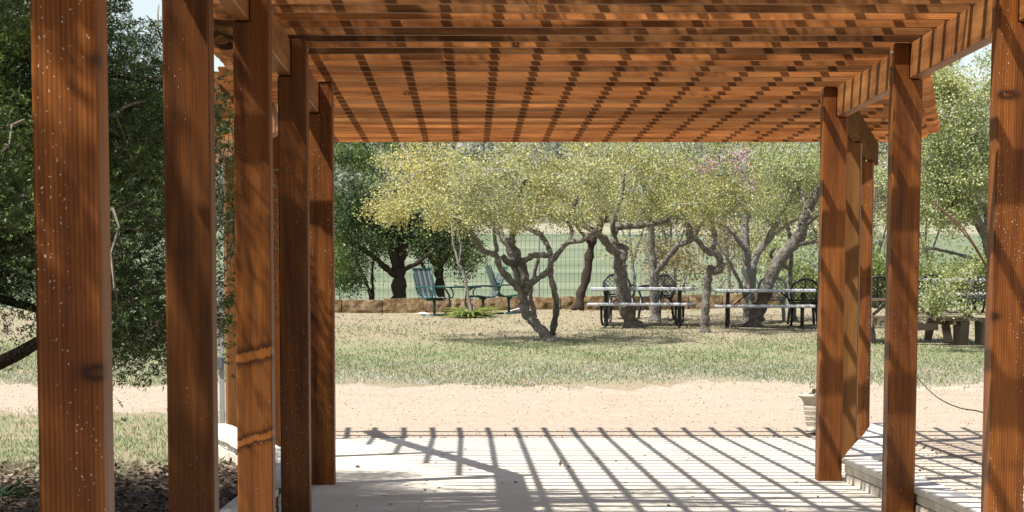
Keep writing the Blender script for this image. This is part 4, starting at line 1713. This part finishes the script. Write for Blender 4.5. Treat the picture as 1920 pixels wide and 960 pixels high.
# green patio set
def sling_chair(loc, rz, label):
    """faces +X"""
    t = thing('patio_chair', label, 'chair', loc, rz, 'green sling patio chairs')
    mt = M['green_metal']
    prof = [(-.42, 1.02), (-.36, .85), (-.29, .66), (-.24, .50), (-.20, .42), (-.12, .375), (0, .365), (.14, .385), (.26, .40), (.31, .385)]
    m = MB()
    n = len(prof)
    vs = []
    for y in (-.235, .235):
        for (a, b) in prof:
            vs.append((a, y, b))
    # sheet with thickness
    for y in (-.235, .235):
        for (a, b) in prof:
            vs.append((a - .008, y, b - .010))
    fs = []
    for i in range(n - 1):
        fs.append((i, i + 1, n + i + 1, n + i))
        fs.append((2 * n + i, 3 * n + i, 3 * n + i + 1, 2 * n + i + 1))
        fs.append((i, 2 * n + i, 2 * n + i + 1, i + 1))
        fs.append((n + i, n + i + 1, 3 * n + i + 1, 3 * n + i))
    fs.append((0, n, 3 * n, 2 * n))
    fs.append((n - 1, 3 * n - 1, 4 * n - 1, 2 * n - 1))
    m.add(vs, fs)
    m.build('sling', M['sling'], t)
    for s in (-1, 1):
        f = MB()
        f.tube([(a, s * .25, b) for a, b in prof], .017, 8)
        f.build('side_rail', mt, t, smooth=True)
        a = MB()
        a.tube([(-.27, s * .275, .60), (-.1, s * .28, .615), (.15, s * .28, .62), (.27, s * .28, .60), (.34, s * .28, .54), (.36, s * .28, .45), (.33, s * .28, .39), (.2, s * .27, .375)], .016, 8)
        a.build('armrest', mt, t, smooth=True)
    f = MB()
    f.tube([(-.42, -.25, 1.02), (-.42, .25, 1.02)], .015, 8)
    f.build('top_bar', mt, t)
    f = MB()
    f.tube([(.05, 0, .36), (.05, 0, .03)], .028, 8)
    f.tube([(.06, -.23, .34), (.06, .23, .34)], .02, 8)
    f.build('pedestal', mt, t, smooth=True)
    f = MB()
    f.lathe([(.0, .03), (.26, .018), (.27, .0), (0, 0)], 20)
    f.build('base', mt, t)
    return t


SLK = .93
s0 = sling_chair(put(812, 588, 49.0), math.radians(-52), 'green patio chair with a high striped back, left of the spiky plant')
s0.scale = (SLK, SLK, SLK)
dup(s0, put(910, 584, 49.15), math.radians(196), 'green patio chair seen edge on between the spiky plant and forked oak')
dup(s0, put(950, 583, 49.3), math.radians(12), 'green patio chair half hidden behind the forked oak trunk')
gt = thing('patio_table', 'round green patio table with glass top and curved legs between the striped chairs', 'table', put(858, 586, 49.25))
m = MB()
m.tube([(.47 * math.cos(a), .47 * math.sin(a), .56) for a in np.linspace(0, 2 * math.pi, 33)], .02, 6, cap=False)
m.build('rim', M['green_metal'], gt, smooth=True)
m = MB()
m.lathe([(0, .558), (.46, .558), (.46, .566), (0, .566)], 32)
tg = NT('table_glass')
m.build('tabletop', tg.finish((.16, .24, .22), .08, spec=.5), gt)
for k in range(4):
    a = math.pi / 4 + k * math.pi / 2
    l = MB()
    l.tube([(r * math.cos(a), r * math.sin(a), z) for r, z in ((.45, .55), (.33, .50), (.24, .38), (.22, .22), (.28, .08), (.38, .015))], .018, 8)
    l.build('leg', M['green_metal'], gt, smooth=True)


# strap-leaved plants
def strap_plant(name, label, loc, n, L, wd, mat, seed, spread=1.0):
    rr = random.Random(seed)
    m = MB()
    for i in range(n):
        a = rr.uniform(0, 2 * math.pi)
        l = L * rr.uniform(.6, 1.15)
        up = rr.uniform(.35, 1.1)
        d = Vector((math.cos(a), math.sin(a), up)).normalized()
        side = Vector((-math.sin(a), math.cos(a), 0))
        p = Vector((rr.uniform(-.08, .08), rr.uniform(-.08, .08), 0))
        pts = [p]
        ns = 7
        for s in range(ns):
            d = (d + Vector((0, 0, -.16 * spread))).normalized()
            p = p + d * l / ns
            if p.z < .015:
                p.z = .015
            pts.append(p.copy())
        vs = []
        for s, q in enumerate(pts):
            w_ = wd * (1 - (s / ns) ** 2.2) * .5 + .0008
            vs += [q - side * w_, q + Vector((0, 0, -w_ * .5)), q + side * w_]
        fs = []
        for s in range(ns):
            fs += [(3 * s, 3 * s + 1, 3 * s + 4, 3 * s + 3), (3 * s + 1, 3 * s + 2, 3 * s + 5, 3 * s + 4)]
        m.add(vs, fs)
    o = m.build(name, mat, None, smooth=True, loc=loc)
    return o


o = strap_plant('spiky_plant', '', put(880, 584, 48.4), 150, .74, .04, M['strap'], 4)
tag(o, 'spiky clump of arching yellow green leaves in front of the stone wall', 'plant')
o = strap_plant('lily_clump', '', (-3.55, 18.3, -.03), 34, .42, .035, M['dark_strap'], 9)
tag(o, 'dark strap leaved clump in the shaded mulch beside the biggest post', 'plant')

# ------------------------------------------------------------------ planter pot
pp = at(1537, 815, 26.75)
pot = thing('plant_pot', 'cream cast stone urn with flared rim and relief band at the patio edge', 'plant pot', (pp.x, 26.75, .035))
m = MB()
prof = [(0, 0), (.150, 0), (.155, .03), (.140, .045), (.147, .07), (.185, .27), (.192, .285), (.182, .295), (.188, .33), (.215, .375), (.245, .392), (.25, .41), (.235, .425), (.20, .40), (.17, .38), (0, .38)]
m.lathe(prof, 40)
m.build('urn', M['pot'], pot, smooth=True)
rel = MB()
rp = random.Random(2)
for k in range(26):
    a0 = 2 * math.pi * k / 26
    for j in range(3):
        pts = []
        zc = .10 + .06 * j
        sp = rp.choice((-1, 1))
        for s in range(9):
            t = s / 8 * 1.6 * math.pi
            rr_ = .024 * (1 - s / 11)
            z = zc + rr_ * math.sin(t)
            a = a0 + sp * rr_ * math.cos(t) / .17
            R_ = .147 + (z - .07) / .2 * .038 + .002
            pts.append((R_ * math.cos(a), R_ * math.sin(a), z))
        rel.tube(pts, .0055, 5)
rel.build('relief', M['pot'], pot, smooth=True)
m = MB()
m.lathe([(0, .386), (.18, .386)], 20)
m.build('soil', M['bark_dark'], pot)
rng = np.random.default_rng(8)
P = np.stack([rng.normal(0, .05, 120), rng.normal(0, .05, 120), .41 + rng.gamma(2, .018, 120)], 1)
V, Fc = leaf_arrays(P, rng.normal(size=P.shape) + np.array([0, 0, .8]), rng.uniform(.03, .06, 120), rng.uniform(.015, .03, 120), rng)
o = np_mesh('potted_plant', V, Fc, M['bush_leaf'])
o.location = pot.location
tag(o, 'small green leafy plant growing in the cream urn', 'plant')

# ------------------------------------------------------------------ pale utility post by the cedar
up_ = put(417, 800, 27.6)
ul = thing('utility_post', 'slim pale metal post with a grey box and crossbar behind the cedar sprays', 'post', up_)
m = MB()
m.box(-.028, .028, -.028, .028, -.05, 1.7)
m.build('pole', M['pale_metal'], ul, bevel=.004)
m = MB()
m.box(-.075, .02, -.07, -.03, .66, .80)
m.build('box', M['grey_cap'], ul, bevel=.008)
m = MB()
m.box(-.075, .02, -.065, -.03, 1.13, 1.26)
m.build('plate', M['pot'], ul, bevel=.004)
m = MB()
m.box(-.3, .04, -.045, -.03, 1.66, 1.685)
m.build('crossbar', M['pot'], ul)

# arching bare stems at the right
bs = thing('bare_shrub', 'thin bare arching brown stems reaching over the gravel beside the nearest post', 'shrub', (5.1, 22.0, tz(5.1, 22)))
m = MB()


def stem(pxs, Y, r):
    pts = [p - Vector(bs.location) for p in limb_pts([(a, b, 0) for a, b in pxs], Y, 5)]
    m.tube(pts, [r * (1 - .6 * i / (len(pts) - 1)) for i in range(len(pts))], 6)


stem([(1915, 845), (1890, 600), (1845, 492), (1800, 428), (1765, 392), (1738, 372)], 22, .012)
stem([(1920, 845), (1905, 620), (1850, 500), (1806, 428), (1778, 402), (1752, 388)], 22.1, .010)
stem([(1918, 845), (1880, 790), (1838, 772), (1800, 765), (1762, 748), (1732, 722), (1715, 700)], 22, .008)
m.build('stem', M['twig'], bs, smooth=True)
